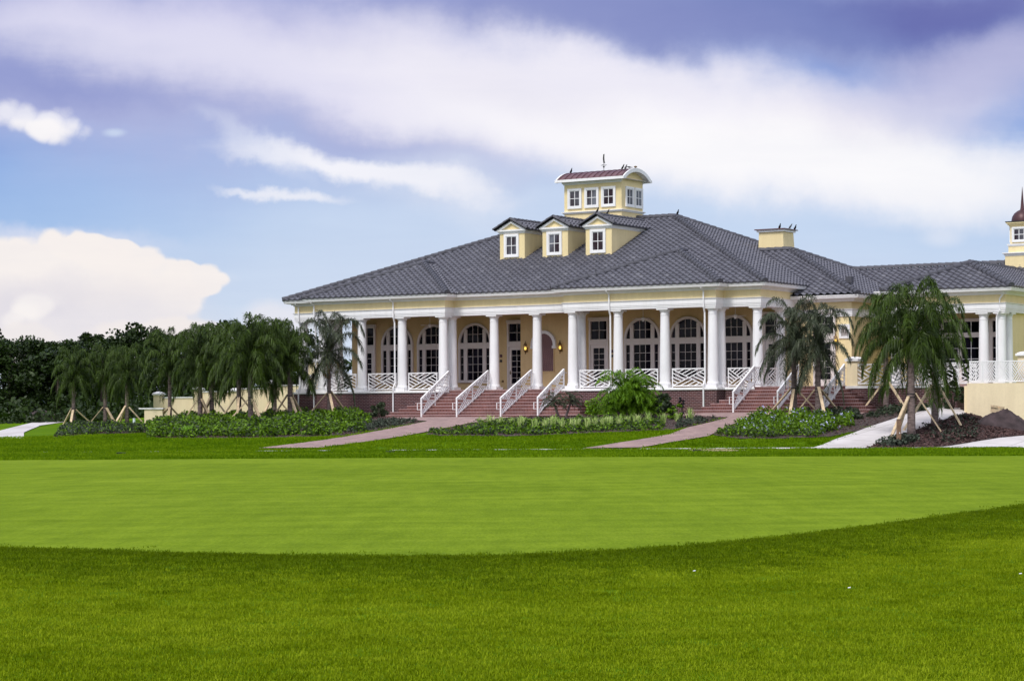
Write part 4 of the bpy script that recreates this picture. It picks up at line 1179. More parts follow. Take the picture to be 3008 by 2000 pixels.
# ---- downspouts
def downspout(u, v, zt=GUT - .05, zb_=EYE - .05, out=.0, dirv=(0, -1), foot=True, face=.40):
    mb = MB(); dx, dy = dirv
    p = lambda d, z: (u + dx * d, v + dy * d, z)
    pts = [p(.74, zt), p(.74, zt - .16), p(face + .06, zt - .34), p(face + .06, ARC - .02), p(.32, ARC - .30), p(.32, F + .45), p(.50, F + .12), p(.50, zb_ + .12), p(.60, zb_)]
    mb.tube(pts, .045, 8); mb.build('downspout', 'white_paint', club)
for u, v in ((-3.5 * S - .30 + 2.8, 0), (2.5 * S - .30, 0), (4.5 * S - .30, 0), (-UC, VR), (-4.5 * S - .30, 0)): downspout(u, v)
mb = MB(); mb.tube([(27.2, 2.5, GUT2 - .15), (27.2, 2.62, GUT2 - .30), (26.95, 2.78, GUT2 - .55), (26.95, 2.78, ZW + .05), (26.75, 2.90, ZW - .25), (26.75, 2.90, F)], .045, 8); mb.build('downspout', 'white_paint', club)
for x in (-3.36, 13.42): 
    mb = MB(); mb.box(x - .16, x + .16, .035, .10, GUT - .02, GUT + .09); mb.build('gutter_box', 'white_paint', club)

# ------------------------------------------------------------------ birds
def bird_mesh(seed):
    r = random.Random(seed); mb = MB()
    pts = [(0, -.16, .30), (0, -.15, .29), (0, -.115, .285), (0, -.085, .25), (0, -.05, .19), (0, .02, .13), (0, .08, .07), (0, .15, .0), (0, .26, -.10)]
    rs = [.004, .014, .032, .030, .050, .056, .036, .020, .012]
    mb.tube(pts, rs, 8); mb.tube([(0, -.14, .292), (0, -.20, .282)], [.012, .002], 5)
    for s in (-1, 1): mb.tube([(s * .02, .01, .10), (s * .022, .0, -.01)], .006, 4)
    for s in (-1, 1): mb.tube([(s * .045, -.03, .17), (s * .058, .06, .09), (s * .02, .17, -.01)], [.02, .028, .005], 6)
    me = mesh_of(mb, 'bird_black'); me.name = 'bird'; me.polygons.foreach_set('use_smooth', [True] * len(me.polygons)); return me
bm_ = bird_mesh(1)
zroof = lambda v: zc + math.sqrt(max(0, rad ** 2 - (v - vc) ** 2)) + .03
birds = [(-2.13, 10.5, zroof(10.5), 60, 'small blackbird alone at the left end of the tower roof'),
         (1.39, 10.5, zroof(10.5), 80, 'blackbird left of the trio at the right end of the tower roof'),
         (1.95, 9.85, zroof(9.85), 170, 'blackbird perched lowest near the tower roof edge'),
         (1.80, 10.6, zroof(10.6), 250, 'blackbird stretching its long tail up on the tower roof'),
         (2.80, 5.10, EYE + 11.17, 75, 'blackbird on the very front of the right dormer ridge'),
         (2.80, 6.25, EYE + 11.15, 85, 'blackbird behind its companion on the right dormer ridge'),
         (4.62, 11.2, zr + .14, 60, 'lone blackbird at the right end of the main roof ridge'),
         (10.72, 12.0, z1 + .17, 50, 'blackbird on the front edge of the chimney cap'),
         (11.05, 12.7, z1 + .17, 130, 'crouched blackbird between two others on the chimney cap'),
         (11.07, 13.3, z1 + .17, 60, 'blackbird on the right back corner of the chimney cap')]
for u, v, z, a, lab in birds:
    o = link('blackbird', bm_); o.location = world(u, v, z + .005); o.rotation_euler = (R(-8 if a < 200 else 35), 0, R(a) - PHI); o.scale = (.88,) * 3
    tag(o, lab, 'bird', 'blackbirds perched on the roofs')

# ------------------------------------------------------------------ walls and small things
def wall_run(name, label, pts, h, mat, pillars, cap=.10):
    t = thing(name, label, 'wall', pts[0][:2] + (0,), 0)
    bx_, by_ = pts[0][0], pts[0][1]
    for (a, b, ztop) in zip(pts[:-1], pts[1:], h):
        mb = MB(); A_ = Vector((a[0] - bx_, a[1] - by_, 0)); B_ = Vector((b[0] - bx_, b[1] - by_, 0)); zlo = min(tz(*a), tz(*b)) - .3
        up = Vector((0, 0, 1)); mid = Vector((0, 0, (zlo + ztop) / 2)); mb.bar(A_ + mid, B_ + mid, .24, ztop - zlo, up=up); mb.build('wall_panel', mat, t)
        mb = MB(); m2 = Vector((0, 0, ztop + .035)); mb.bar(A_ + m2, B_ + m2, .34, .07, up=up); mb.build('coping', 'white_stone', t)
    for (x, y, ztop) in pillars:
        mb = MB(); x -= bx_; y -= by_; zlo = tz(x + bx_, y + by_) - .3; mb.box(x - .30, x + .30, y - .30, y + .30, zlo, ztop); p = mb.build('pillar', mat, t)
        mb = MB(); mb.box(x - .38, x + .38, y - .38, y + .38, ztop, ztop + .09); mb.lathe((x, y, ztop + .09), [(.42, 0), (.36, .05), (.10, .13)], 4); mb.build('pillar_cap', 'white_stone', p)
    return t
def wpt(px, Y, py): return ((px - 1504) / FPX * Y, Y, EYE + (HORPX - ROLL * (px - 1504) - py) / FPX * Y)
q = [wpt(467, 139, 1160), wpt(583, 138, 1146), wpt(690, 137, 1150), wpt(800, 136, 1127), wpt(922, 134.5, 1064)]
wall_run('garden_wall', 'stepped yellow garden wall with white capped pillars behind the left palms', [a[:2] for a in q], [wpt(525, 138.5, 1169)[2], wpt(640, 138, 1152)[2], wpt(745, 136.5, 1143)[2], wpt(850, 135, 1133)[2]], 'ramp_stucco', q)
# low pedestal
p = spot(452, 133); t = thing('pedestal_wall', 'low yellow pedestal wall with flat pale top beside the palm bed', 'wall', p)
mb = MB(); mb.box(-.52, .58, -.35, .35, -.2, .80); mb.build('wall_panel', 'ramp_stucco', t); mb = MB(); mb.box(-.85, .64, -.42, .42, .80, .88); mb.build('coping', 'white_stone', t)
p = spot(394, 126); mb = MB(); mb.tube([(0, 0, -.1), (0, 0, .42)], .075, 12); mb.tube([(0, 0, .42), (0, 0, .46)], .085, 12); o = mb.build('marker_pipe', 'pipe_white', None, p); tag(o, 'short pale blue pipe standing in the left bed', 'pipe')

# yellow ramp wall at the right, with its railing
RW = [((2841 - 1504) / FPX * 103.3, 103.3), ((3160 - 1504) / FPX * 101.6, 101.6)]
t = thing('ramp_wall', 'plain yellow wall with white railing beside the concrete ramp', 'wall', (RW[0][0], RW[0][1], 0), math.atan2(RW[1][1] - RW[0][1], RW[1][0] - RW[0][0]))
Lw = math.hypot(RW[1][0] - RW[0][0], RW[1][1] - RW[0][1])
mb = MB(); mb.box(0, Lw, 0, .30, -.5, F + .02); mb.box(-.18, .0, .32, 1.6, .5, F - .10); mb.build('wall_panel', 'ramp_stucco', t)
x = .12
for i in range(7):
    w = .56 + .02 * i; rl_ = bpy.data.objects.new('wall_railing', None); COL.objects.link(rl_); rl_.parent = t
    railing((x, .14), (x + w, .14), F + .02, 1.05, .08, 5, parent=rl_); x += w + .06
mb = MB(); mb.box(2.28, 2.92, .60, 1.24, F - .6, F + 1.30); p_ = mb.build('pillar', 'ramp_stucco', t); mb = MB(); mb.box(2.18, 3.02, .50, 1.34, F + 1.30, F + 1.40); mb.lathe((2.6, .92, F + 1.40), [(.46, 0), (.30, .08), (.08, .11)], 4); mb.build('pillar_cap', 'white_stone', p_)
p = world(20.52, -.15); t = thing('terrace_pillar', 'yellow pillar with rounded white cap at the top of the side steps', 'pillar', (p.x, p.y, F), -PHI)
mb = MB(); mb.box(-.28, .28, -.28, .28, -.9, 1.20); mb.build('pillar_shaft', 'ramp_stucco', t)
mb = MB(); mb.box(-.36, .36, -.36, .36, 1.20, 1.32); mb.lathe((0, 0, 1.32), [(.46, 0), (.36, .07), (.08, .11)], 4); mb.build('pillar_cap', 'white_stone', t)

# dark boxes on the lawn edge
for px, py, lab in ((355, 1331, 'low black box on the lawn edge at far left'), (1146, 1326, 'low black box on the lawn edge below the brick walk'), (2047, 1330, 'low black box on the lawn edge beside the dry grass patch')):
    Y = 86.5; X = (px - 1504) / FPX * Y
    t = thing('ground_light', lab, 'light', (X, Y, tz(X, Y)), rng.uniform(-.2, .2), 'low black boxes along the lawn edge')
    mb = MB(); mb.box(-.13, .13, -.10, .10, -.02, .085); mb.build('housing', 'black_lid', t)
    mb = MB(); mb.box(-.16, .16, -.13, .12, .085, .115); mb.build('lid', 'black_lid', t)
# short post and its tag, spoil heap with block, rubble mound
p = spot(2640, 94.2); t = thing('timber_post', 'short brown timber post in the mulch beside the weeping palm', 'post', p, .3)
mb = MB(); mb.box(-.075, .075, -.075, .075, -.2, 1.02); mb.build('post_shaft', 'old_wood', t); mb = MB(); mb.box(-.07, .07, -.07, .07, 1.02, 1.05); mb.build('post_top', 'pale_soil', t)
mb = MB(); mb.box(-.02, .02, -.085, -.076, .42, .48); mb.build('tag', 'white_paint', t)
def heap(name, p, rx, ry, h, mat, seed):
    r = np.random.default_rng(seed); mb = MB(); n, m = 40, 18; vs = []
    ph = r.uniform(0, 6, 6)
    for j in range(m + 1):
        q_ = j / m
        for i in range(n):
            a = 2 * math.pi * i / n; wob = 1 + .12 * math.sin(2 * a + ph[0]) + .08 * math.sin(5 * a + ph[1]); rr = q_ * wob
            hz = h * max(0, (1 - q_ ** 1.3)) * (1 + .14 * math.sin(3 * a + ph[2]) * q_) + r.normal() * .03 * h
            x_, y_ = rx * rr * math.cos(a), ry * rr * math.sin(a); vs.append((x_, y_, hz + tz(p.x + x_, p.y + y_) - p.z - (.12 if j == m else 0)))
    fs = [(j * n + i, j * n + (i + 1) % n, (j + 1) * n + (i + 1) % n, (j + 1) * n + i) for j in range(m) for i in range(n)]
    mb.add(vs, fs); return mb.build(name, mat, None, p, smooth=True)
p = Vector(((2975 - 1504) / FPX * 99.8, 99.8, 0)); p.z = tz(p.x, p.y)
pz = EYE - (1262 - 1206) / FPX * 99.8
p = Vector(((2958 - 1504) / FPX * 99.6, 99.6, 0)); p.z = tz(p.x, p.y)
HP = p.copy(); o = heap('dirt_mound', p, 1.45, 1.0, .88, 'pale_soil', 3); tag(o, 'heap of loose dark soil piled against the yellow ramp wall', 'dirt pile')
mb = MB(); mb.box(-.26, .26, -.16, .16, -.06, .16); mb.box(-.30, -.12, -.20, .12, .16, .26); mb.box(.02, .24, -.18, .14, .16, .25)
o = mb.build('timber_block', 'wood', None, (HP.x - .42, HP.y + .1, HP.z + .80)); o.rotation_euler = (.05, .12, .3); tag(o, 'rough pale timber block lying on top of the soil heap', 'wood block')
p = spot(118, 163); o = heap('rubble_mound', p, 2.0, 1.2, .85, 'pale_soil', 8); tag(o, 'low mound of pale rubble before the dark treeline', 'rubble pile')

# ------------------------------------------------------------------ planting beds
def inside(x, y, poly):
    r = np.zeros(len(x), bool); n = len(poly)
    for i in range(n):
        x1, y1 = poly[i][0], poly[i][1]; x2, y2 = poly[(i + 1) % n][0], poly[(i + 1) % n][1]
        if y1 == y2: continue
        c = ((y1 > y) != (y2 > y)) & (x < (x2 - x1) * (y - y1) / (y2 - y1) + x1); r ^= c
    return r

def scatter_in(poly, n):
    xs = np.array([p[0] for p in poly]); ys = np.array([p[1] for p in poly]); X = []; Y = []
    while sum(map(len, X)) < n:
        x = NP.uniform(xs.min(), xs.max(), n * 3); y = NP.uniform(ys.min(), ys.max(), n * 3); k = inside(x, y, poly); X.append(x[k]); Y.append(y[k])
    return np.concatenate(X)[:n], np.concatenate(Y)[:n]

def area(poly): return abs(sum(poly[i][0] * poly[(i + 1) % len(poly)][1] - poly[(i + 1) % len(poly)][0] * poly[i][1] for i in range(len(poly)))) / 2

def shrubs(name, poly, h, mat, dens, leaf, plant_r=.5, fill=1.0, extra=None):
    """low shrubs over a bed: many plants, each a dome of small leaves"""
    a = area(poly); npl = max(4, int(a / (plant_r ** 2 * 2.0) * fill)); px, py = scatter_in(poly, npl)
    rad = NP.uniform(.65, 1.25, npl) * plant_r; hh = NP.uniform(.55, 1.25, npl) * h
    n = int(a * dens); k = NP.integers(0, npl, n)
    d = NP.normal(size=(n, 3)); d /= np.linalg.norm(d, axis=1)[:, None]; d[:, 2] = np.abs(d[:, 2]); rr = NP.uniform(.5, 1.05, n) ** .6
    x = px[k] + d[:, 0] * rad[k] * rr; y = py[k] + d[:, 1] * rad[k] * rr; z = terrain(x, y) + d[:, 2] * hh[k] * rr + .02
    ok = inside(x, y, poly); C = np.stack([x, y, z], 1)[ok]
    A, B = rand_axes(len(C), leaf, leaf * .55)
    mi = None; mats = [mat]
    if extra: mats = [mat, extra[0]]; mi = (NP.uniform(size=len(C)) < extra[1]).astype(int)
    o = link(name, quads_mesh(name, C, A, B, mat, mi=mi, mats=mats)); tag(o, kind='stuff'); return o

def chips(name, poly, dens, size=.055):
    n = int(area(poly) * dens); x, y = scatter_in(poly, n); C = np.stack([x, y, terrain(x, y) + .045 + NP.uniform(0, .05, n)], 1)
    A, B = rand_axes(n, size, size * .35, .6); tag(link(name, quads_mesh(name, C, A, B, 'mulch_chip')), kind='stuff')

def W2(*pts): return [world(*p) for p in pts]
# left bed, around the palms and along the left bay
bedL = G((433, 1287), (540, 1289), (740, 1288), (852, 1286), (1011, 1281), (1093, 1267), (1190, 1249), (1246, 1240)) + W2((-6.9, -3.2), (-6.5, -2.6), (-4.9, -.6), (-13.2, -.6), (-15.6, .3), (-19, .5)) + G((800, 1228), (620, 1232), (500, 1238), (430, 1262))
tag(drape('mulch_bed', bedL, 'soil', .035, .5), kind='structure'); chips('mulch', bedL, 40)
subL = G((433, 1286), (540, 1288), (740, 1287), (852, 1285), (1000, 1280), (1075, 1268), (1095, 1250), (1085, 1232)) + W2((-10, -.9), (-15.2, .0), (-19, .5)) + G((800, 1230), (620, 1234), (500, 1240), (430, 1262))
shrubs('ground_cover', subL, .52, 'shrub_leaf', 300, .085, .55, .8, extra=('shrub_dark', .25))
subL2 = G((1000, 1279), (1093, 1266), (1190, 1248), (1235, 1241), (1180, 1238), (1100, 1240)) ; shrubs('ground_cover', subL2, .24, 'juniper_leaf', 190, .06, .35)
bedLL = G((156, 1287), (273, 1276), (350, 1274), (440, 1272), (440, 1258), (330, 1250), (215, 1250), (180, 1262))
tag(drape('mulch_bed', bedLL, 'soil', .035, .6), kind='structure'); chips('mulch', bedLL, 40); shrubs('ground_cover', bedLL, .30, 'shrub_dark', 130, .08, .42, .6, extra=('shrub_leaf', .3))
# middle bed between the two brick walks
bedM = G((1249, 1277), (1300, 1282), (1367, 1281), (1486, 1283), (1600, 1279), (1709, 1275), (1879, 1267), (1971, 1264), (2021, 1254), (2090, 1239), (2135, 1229)) + W2((12.4, -3.4), (11.6, -2.2), (9.3, -.6), (5.0, -.6), (6.5, -2.9), (6.3, -4.0), (3.8, -4.8)) + G((1452, 1240), (1384, 1246), (1310, 1262))
tag(drape('mulch_bed', bedM, 'soil', .035, .5), kind='structure'); chips('mulch', bedM, 40)
frontM = G((1255, 1275), (1300, 1281), (1367, 1280), (1486, 1282), (1600, 1278), (1709, 1274), (1879, 1266), (1955, 1264), (1960, 1254), (1880, 1254), (1709, 1260), (1600, 1264), (1486, 1267), (1380, 1262), (1310, 1262))
shrubs('ground_cover', frontM, .28, 'shrub_leaf', 300, .07, .34, extra=('shrub_dark', .4))
midM = G((1384, 1249), (1450, 1243), (1540, 1240), (1650, 1236), (1760, 1234), (1880, 1236), (1960, 1246), (1880, 1252), (1709, 1257), (1540, 1262), (1420, 1260))
shrubs('ground_cover', midM, .30, 'shrub_leaf', 230, .07, .34, .9, extra=('shrub_dark', .4))
backM = W2((5.3, -.7), (9.2, -.7), (11.5, -2.0), (10.6, -3.0), (7.2, -3.2), (6.6, -2.7)); shrubs('ground_cover', backM, .95, 'shrub_leaf', 420, .085, .50, 1.5, extra=('bright_leaf', .22))
tipM = G((1975, 1263), (2021, 1253), (2090, 1238), (2125, 1230), (2060, 1232), (1990, 1240)); shrubs('ground_cover', tipM, .24, 'juniper_leaf', 220, .06, .3)
# right bed with the blue flowers
bedR = G((2095, 1279), (2167, 1290), (2303, 1289), (2440, 1284), (2520, 1266), (2640, 1226), (2740, 1191), (2822, 1164)) + W2((25.9, -.75), (21.8, -.75), (22.4, -2.4), (22.3, -3.2), (18, -4.2)) + G((2225, 1227), (2180, 1242), (2138, 1258))
tag(drape('mulch_bed', bedR, 'soil', .035, .5), kind='structure'); chips('mulch', bedR, 50)
flR = G((2150, 1262), (2190, 1242), (2235, 1228), (2330, 1226), (2420, 1232), (2500, 1240), (2510, 1254), (2420, 1276), (2303, 1282), (2190, 1281)); shrubs('ground_cover', flR, .62, 'shrub_leaf', 380, .07, .45, extra=('flower', .055))
loR = G((2098, 1278), (2167, 1289), (2303, 1288), (2440, 1283), (2440, 1274), (2300, 1278), (2190, 1278), (2140, 1262)); shrubs('ground_cover', loR, .30, 'shrub_leaf', 330, .065, .34, extra=('shrub_dark', .45))
upR = W2((20.6, -3.0), (22.4, -2.4), (25.6, -.8), (25.2, -2.6), (23.0, -5.6), (21.2, -7.0), (19.6, -5.0)); shrubs('ground_cover', upR, .42, 'juniper_leaf', 260, .08, .42, extra=('shrub_dark', .5))
# mulched bed in the fork of the concrete
bedF = G((2543, 1317), (2620, 1289), (2700, 1263), (2800, 1229), (2838, 1219), (2880, 1226)) + [Vector((24.2, 101.6, 0))] + G((3040, 1278), (2970, 1285), (2850, 1302), (2737, 1317))
tag(drape('mulch_bed', bedF, 'soil', .04, .5), kind='structure'); chips('mulch', bedF, 170, .075)
shrubs('ground_cover', G((2545, 1315), (2600, 1297), (2650, 1281), (2700, 1270), (2700, 1312), (2640, 1316)), .30, 'juniper_leaf', 230, .075, .38, .8)
shrubs('ground_cover', G((2690, 1268), (2760, 1246), (2830, 1224), (2890, 1240), (2870, 1290), (2760, 1308)), .26, 'mulch_chip', 260, .075, .38, .9, extra=('juniper_leaf', .45))
# grass-leaved edging plants, each one a clump of striped blades
def tuft_mesh(name, n, h, w, spread, mat, seed, droop=.5):
    r = random.Random(seed); mb = MB()
    for i in range(n):
        a = r.uniform(0, 6.283); ln = h * r.uniform(.6, 1.15); lean = r.uniform(.1, 1) * spread; b = Vector((r.uniform(-.3, .3) * spread * .6, r.uniform(-.3, .3) * spread * .6, 0)); d = Vector((math.cos(a), math.sin(a), 0)); s = Vector((-d.y, d.x, 0)) * w / 2
        p1 = b + d * lean * .4 * h + Vector((0, 0, ln * .7)); p2 = b + d * lean * h * 1.0 + Vector((0, 0, ln * (1.0 - droop * lean * .6)))
        mb.add([b - s, b + s, p1 + s * .9, p1 - s * .9, p2], [(0, 1, 2, 3), (3, 2, 4)])
    return mesh_of(mb, mat)
ST = [tuft_mesh('striped_clump', 46, .62, .038, .9, 'variegated_leaf', 40 + i) for i in range(3)]
ST2 = [tuft_mesh('striped_clump', 46, .55, .036, .9, 'bright_leaf', 60 + i) for i in range(3)]
for i, (px, py) in enumerate([(1412, 1254), (1440, 1253), (1470, 1256), (1505, 1257), (1531, 1258), (1572, 1262), (1604, 1262), (1622, 1260), (1648, 1262), (1681, 1262), (1695, 1258), (1728, 1260), (1748, 1259), (1772, 1254), (1790, 1257), (1818, 1254), (1844, 1250), (1870, 1253), (1903, 1248), (1949, 1244), (1990, 1240), (2026, 1236)]):
    p = ground_at(px, py); o = link('striped_plant', ST[i % 3]); o.location = (p.x, p.y, p.z + .02); o.rotation_euler = (0, 0, i * 1.9); k = .85 + .3 * ((i * 37) % 10) / 10; o.scale = (k * .72, k * .72, k * .98)
    tag(o, 'pale striped grass clump in the row edging the middle bed', 'plant', 'striped grass clumps along the middle bed')
for i in range(16):
    px = 505 + i * 7.2; p = ground_at(px, 1281 - 3 * math.sin(i)); o = link('grassy_plant', ST2[i % 3]); o.location = (p.x, p.y, p.z + .02); o.rotation_euler = (0, 0, i * 2.3); o.scale = (.95,) * 3
    tag(o, 'bright green grass clump at the front of the left bed', 'plant', 'bright grass clumps in the left bed')

# single bushes against the brick
def bush(name, label, px, Y, top, w, mat, leaf, nl, cat='bush', lumps=16, zup=0):
    p = spot(px, Y); k = FPX / Y; by = HORPX - ROLL * (px - 1504) + (EYE - p.z) * k; h = (by - top) / k; r = w / k / 2
    t = thing(name, label, cat, p); me = crown_mesh('foliage', r, h * .92, h * .05 + zup, nl, leaf, mat, lumps); link('foliage', me, t)
    mb = MB()
    for i in range(4): a = i * 1.6 + px; mb.tube([(0, 0, -.1), (.3 * r * math.cos(a), .3 * r * math.sin(a), h * .6)], [.03, .012], 5)
    mb.build('stem', 'bark', t); return t
bush('dark_bush', 'dark upright bush at the right corner of the left bay', 1112, 118.4, 1178, 66, 'shrub_dark', .07, 900)
bush('green_bush', 'rounded dark green bush right of the feathery palm', 1950, 108.0, 1158, 74, 'shrub_dark', .075, 1100)
bush('slender_shrub', 'thin dark purple upright shrub before the right bay plinth', 2003, 107.6, 1155, 20, 'terracotta_dark', .05, 420, lumps=10)
bush('leafy_bush', 'bright leafy bush right of the rounded green bush', 1985, 106.8, 1184, 44, 'shrub_leaf', .065, 600)
bush('low_bush', 'low dark bush by the brick wall behind the ramp', 2800, 104.8, 1118, 76, 'shrub_dark', .085, 900)
def feather_palm(px, Y, top, w, label, var, stems, mat):
    p = spot(px, Y); k = FPX / Y; by = HORPX - ROLL * (px - 1504) + (EYE - p.z) * k; h = (by - top) / k; r = w / k / 2
    t = thing('feather_palm', label, 'palm', p)
    for i, (dx, hz, s) in enumerate(stems):
        mb = MB(); mb.tube([(dx * .3, 0, -.1), (dx, 0, h * hz)], [.07, .05], 8); mb.build('trunk', 'palm_trunk', t)
        o = link('crown', var, t); o.location = (dx, 0, h * hz); o.scale = (s * .88, s * .88, s * 1.12); o.rotation_euler = (0, 0, i * 1.1)
fp1 = palm_meshes('feather_a', 1.8, 26, 21, 'feather_leaf', 4, 44, 1.0, .024)[0]
fp2 = palm_meshes('feather_b', .95, 24, 22, 'palm_leaf_grey', -5, 30, 1.0, .018)[0]
feather_palm(1850, 108.3, 1085, 170, 'big bright feathery palm in front of the right bay railing', fp1, [(-.25, .50, 1.12), (.40, .42, 1.0), (.05, .22, 1.0), (-.7, .2, .7), (.95, .16, .7)], 0)
feather_palm(1652, 111.5, 1155, 110, 'small grey green palm with two stems beside the stair railing', fp2, [(-.42, .55, .95), (.42, .60, .95)], 0)

# ------------------------------------------------------------------ grass
def scatter(name, pts, meshes, smin, smax, kind='stuff'):
    coll = bpy.data.collections.new(name + '_kit')
    for i, me in enumerate(meshes): coll.objects.link(bpy.data.objects.new('tuft', me))
    me = bpy.data.meshes.new(name); me.from_pydata([tuple(p) for p in pts], [], []); o = link(name, me); tag(o, kind=kind)
    ng = bpy.data.node_groups.new(name, 'GeometryNodeTree'); ng.interface.new_socket('Geometry', in_out='INPUT', socket_type='NodeSocketGeometry'); ng.interface.new_socket('Geometry', in_out='OUTPUT', socket_type='NodeSocketGeometry')
    gi, go = ng.nodes.new('NodeGroupInput'), ng.nodes.new('NodeGroupOutput'); ip = ng.nodes.new('GeometryNodeInstanceOnPoints'); ci = ng.nodes.new('GeometryNodeCollectionInfo')
    ci.inputs['Collection'].default_value = coll; ci.inputs['Separate Children'].default_value = True; ci.inputs['Reset Children'].default_value = True
    rv = ng.nodes.new('FunctionNodeRandomValue'); rv.data_type = 'FLOAT_VECTOR'; rv.inputs[0].default_value = (-.12, -.12, 0); rv.inputs[1].default_value = (.12, .12, 6.283)
    rs = ng.nodes.new('FunctionNodeRandomValue'); rs.inputs[2].default_value = smin; rs.inputs[3].default_value = smax; rs.inputs['Seed'].default_value = 5
    ri = ng.nodes.new('FunctionNodeRandomValue'); ri.data_type = 'INT'; ri.inputs[4].default_value = 0; ri.inputs[5].default_value = len(meshes) - 1
    ip.inputs['Pick Instance'].default_value = True
    L(ng, gi.outputs[0], ip.inputs['Points']); L(ng, ci.outputs[0], ip.inputs['Instance']); L(ng, rv.outputs[0], ip.inputs['Rotation']); L(ng, rs.outputs[1], ip.inputs['Scale']); L(ng, ri.outputs[2], ip.inputs['Instance Index']); L(ng, ip.outputs[0], go.inputs[0])
    md = o.modifiers.new('scatter', 'NODES'); md.node_group = ng; return o
def turf_mesh(seed, n, rad, h, w, mat='grass_blade'):
    r = random.Random(seed); mb = MB()
    for i in range(n):
        a = r.uniform(0, 6.283); q = rad * math.sqrt(r.random()); b = Vector((q * math.cos(a), q * math.sin(a), -.004)); an = r.uniform(0, 6.283); d = Vector((math.cos(an), math.sin(an), 0)); s = Vector((-d.y, d.x, 0)) * w / 2; hh = h * r.uniform(.5, 1.2); ln = r.uniform(.1, .9) * h
        p1 = b + d * ln * .4 + Vector((0, 0, hh * .65)); p2 = b + d * ln + Vector((0, 0, hh)); mb.add([b - s, b + s, p1 + s * .8, p1 - s * .8, p2], [(0, 1, 2, 3), (3, 2, 4)])
    return mesh_of(mb, mat)
TURF = [turf_mesh(i, 52, .15, .022, .0056) for i in range(6)]
COLLAR = [turf_mesh(40 + i, 46, .16, .030, .0075, 'collar_blade') for i in range(4)]
pts = []
n = 56000
yy = 11.5 + (47 - 11.5) * NP.uniform(0, 1, n) ** 1.0; xx = NP.uniform(-1, 1, n) * (.245 * yy + .6)
keep = yy < green_near(xx) + .02 * np.sin(xx * 9) ; xx, yy = xx[keep], yy[keep]
# closer rows are sown more densely
dens = NP.uniform(0, 1, len(xx)) < np.clip(1.25 - (yy - 12) / 60, .35, 1); xx, yy = xx[dens], yy[dens]
gap = green_near(xx) - yy; isc = NP.uniform(0, 1, len(xx)) < np.clip(1.12 - gap / np.clip(4.2 + .12 * (yy - 20), 3, 8) + .14 * np.sin(xx * 1.7 + yy), 0, 1)
scatter('rough_grass', np.stack([xx, yy, np.zeros(len(xx))], 1)[~isc], TURF, .75, 1.3)
xc, yc = xx[isc], yy[isc]; xe = NP.uniform(-14, 14, 5200); ye = green_near(xe) + NP.exponential(.16, len(xe)) - .20; ke = (np.abs(xe) < .245 * ye + .6) & (ye < 60)
xc = np.concatenate([xc, xe[ke]]); yc = np.concatenate([yc, ye[ke]])
scatter('collar_grass', np.stack([xc, yc, np.zeros(len(xc))], 1), COLLAR, .75, 1.3)
TURF2 = [turf_mesh(20 + i, 30, .30, .075, .022, 'lawn_blade') for i in range(4)]
n = 15000
yy = np.concatenate([NP.uniform(78, 91.0, n), NP.uniform(91.0, 91.7, 800), NP.uniform(93.0, 112, n)]); xx = NP.uniform(-1, 1, len(yy)) * (.25 * yy)
k = (yy > 78.7 - .02 * xx - .004 * xx ** 2 + NP.normal(size=len(xx)) * .15)
for poly in (bedL, bedLL, bedM, bedR, bedF, main_walk, side_walk, ramp_walk): k &= ~inside(xx, yy, poly)
k &= ~((yy > 93) & (xx > 17.5))
lu, lvv = local(xx, yy); k &= ~((lvv > -4.2) & (lu > -7) & (lu < 24))
xx, yy = xx[k], yy[k]
xp = NP.uniform(-24, 24, 5200); kp = (np.sin(xp * 1.9 + 2 * np.sin(xp * .7)) + .8 * np.sin(xp * 4.3)) > -.35
kp &= ~((xp > 12.6) & (xp < 15.0)) & ~((xp > -11) & (xp < -9.3))
xp = xp[kp]; xx = np.concatenate([xx, xp]); yy = np.concatenate([yy, NP.uniform(90.7, 91.9, len(xp))])
scatter('lawn_grass', np.stack([xx, yy, terrain(xx, yy)], 1), TURF2, .7, 1.3)
STR = [tuft_mesh('straw', 26, .16, .02, 1.2, 'straw_blade', 80 + i, .9) for i in range(2)]
n = 260; a = NP.normal(size=(n, 2)) * np.array([[.42, .75]]); X0 = (2105 - 1504) / FPX * 87.2
scatter('dry_grass', np.stack([X0 + a[:, 0], 87.2 + a[:, 1], terrain(X0 + a[:, 0], 87.2 + a[:, 1])], 1), STR, .4, .9)
for px, py in ((2037, 1690), (2995, 1703), (2492, 1743)):      # bits of paper on the rough
    Y = FPX * EYE / (py - 1210); o = mb = MB(); mb.add([(-.012, -.008, 0), (.012, -.007, .002), (.013, .008, .007), (-.011, .010, .002), (-.012, -.008, .003), (.012, -.007, .005), (.013, .008, .010), (-.011, .010, .005)], [(3, 2, 1, 0), (4, 5, 6, 7), (0, 1, 5, 4), (1, 2, 6, 5), (2, 3, 7, 6), (3, 0, 4, 7)])
    o = mb.build('paper_scrap', 'white_paint', None, ((px - 1504) / FPX * Y, Y, .045)); tag(o, {2037: 'white scrap lying in the dark rough nearest the green', 2995: 'white scrap in the rough at the far right edge', 2492: 'tiny white scrap in the rough right of centre'}[px], 'litter')

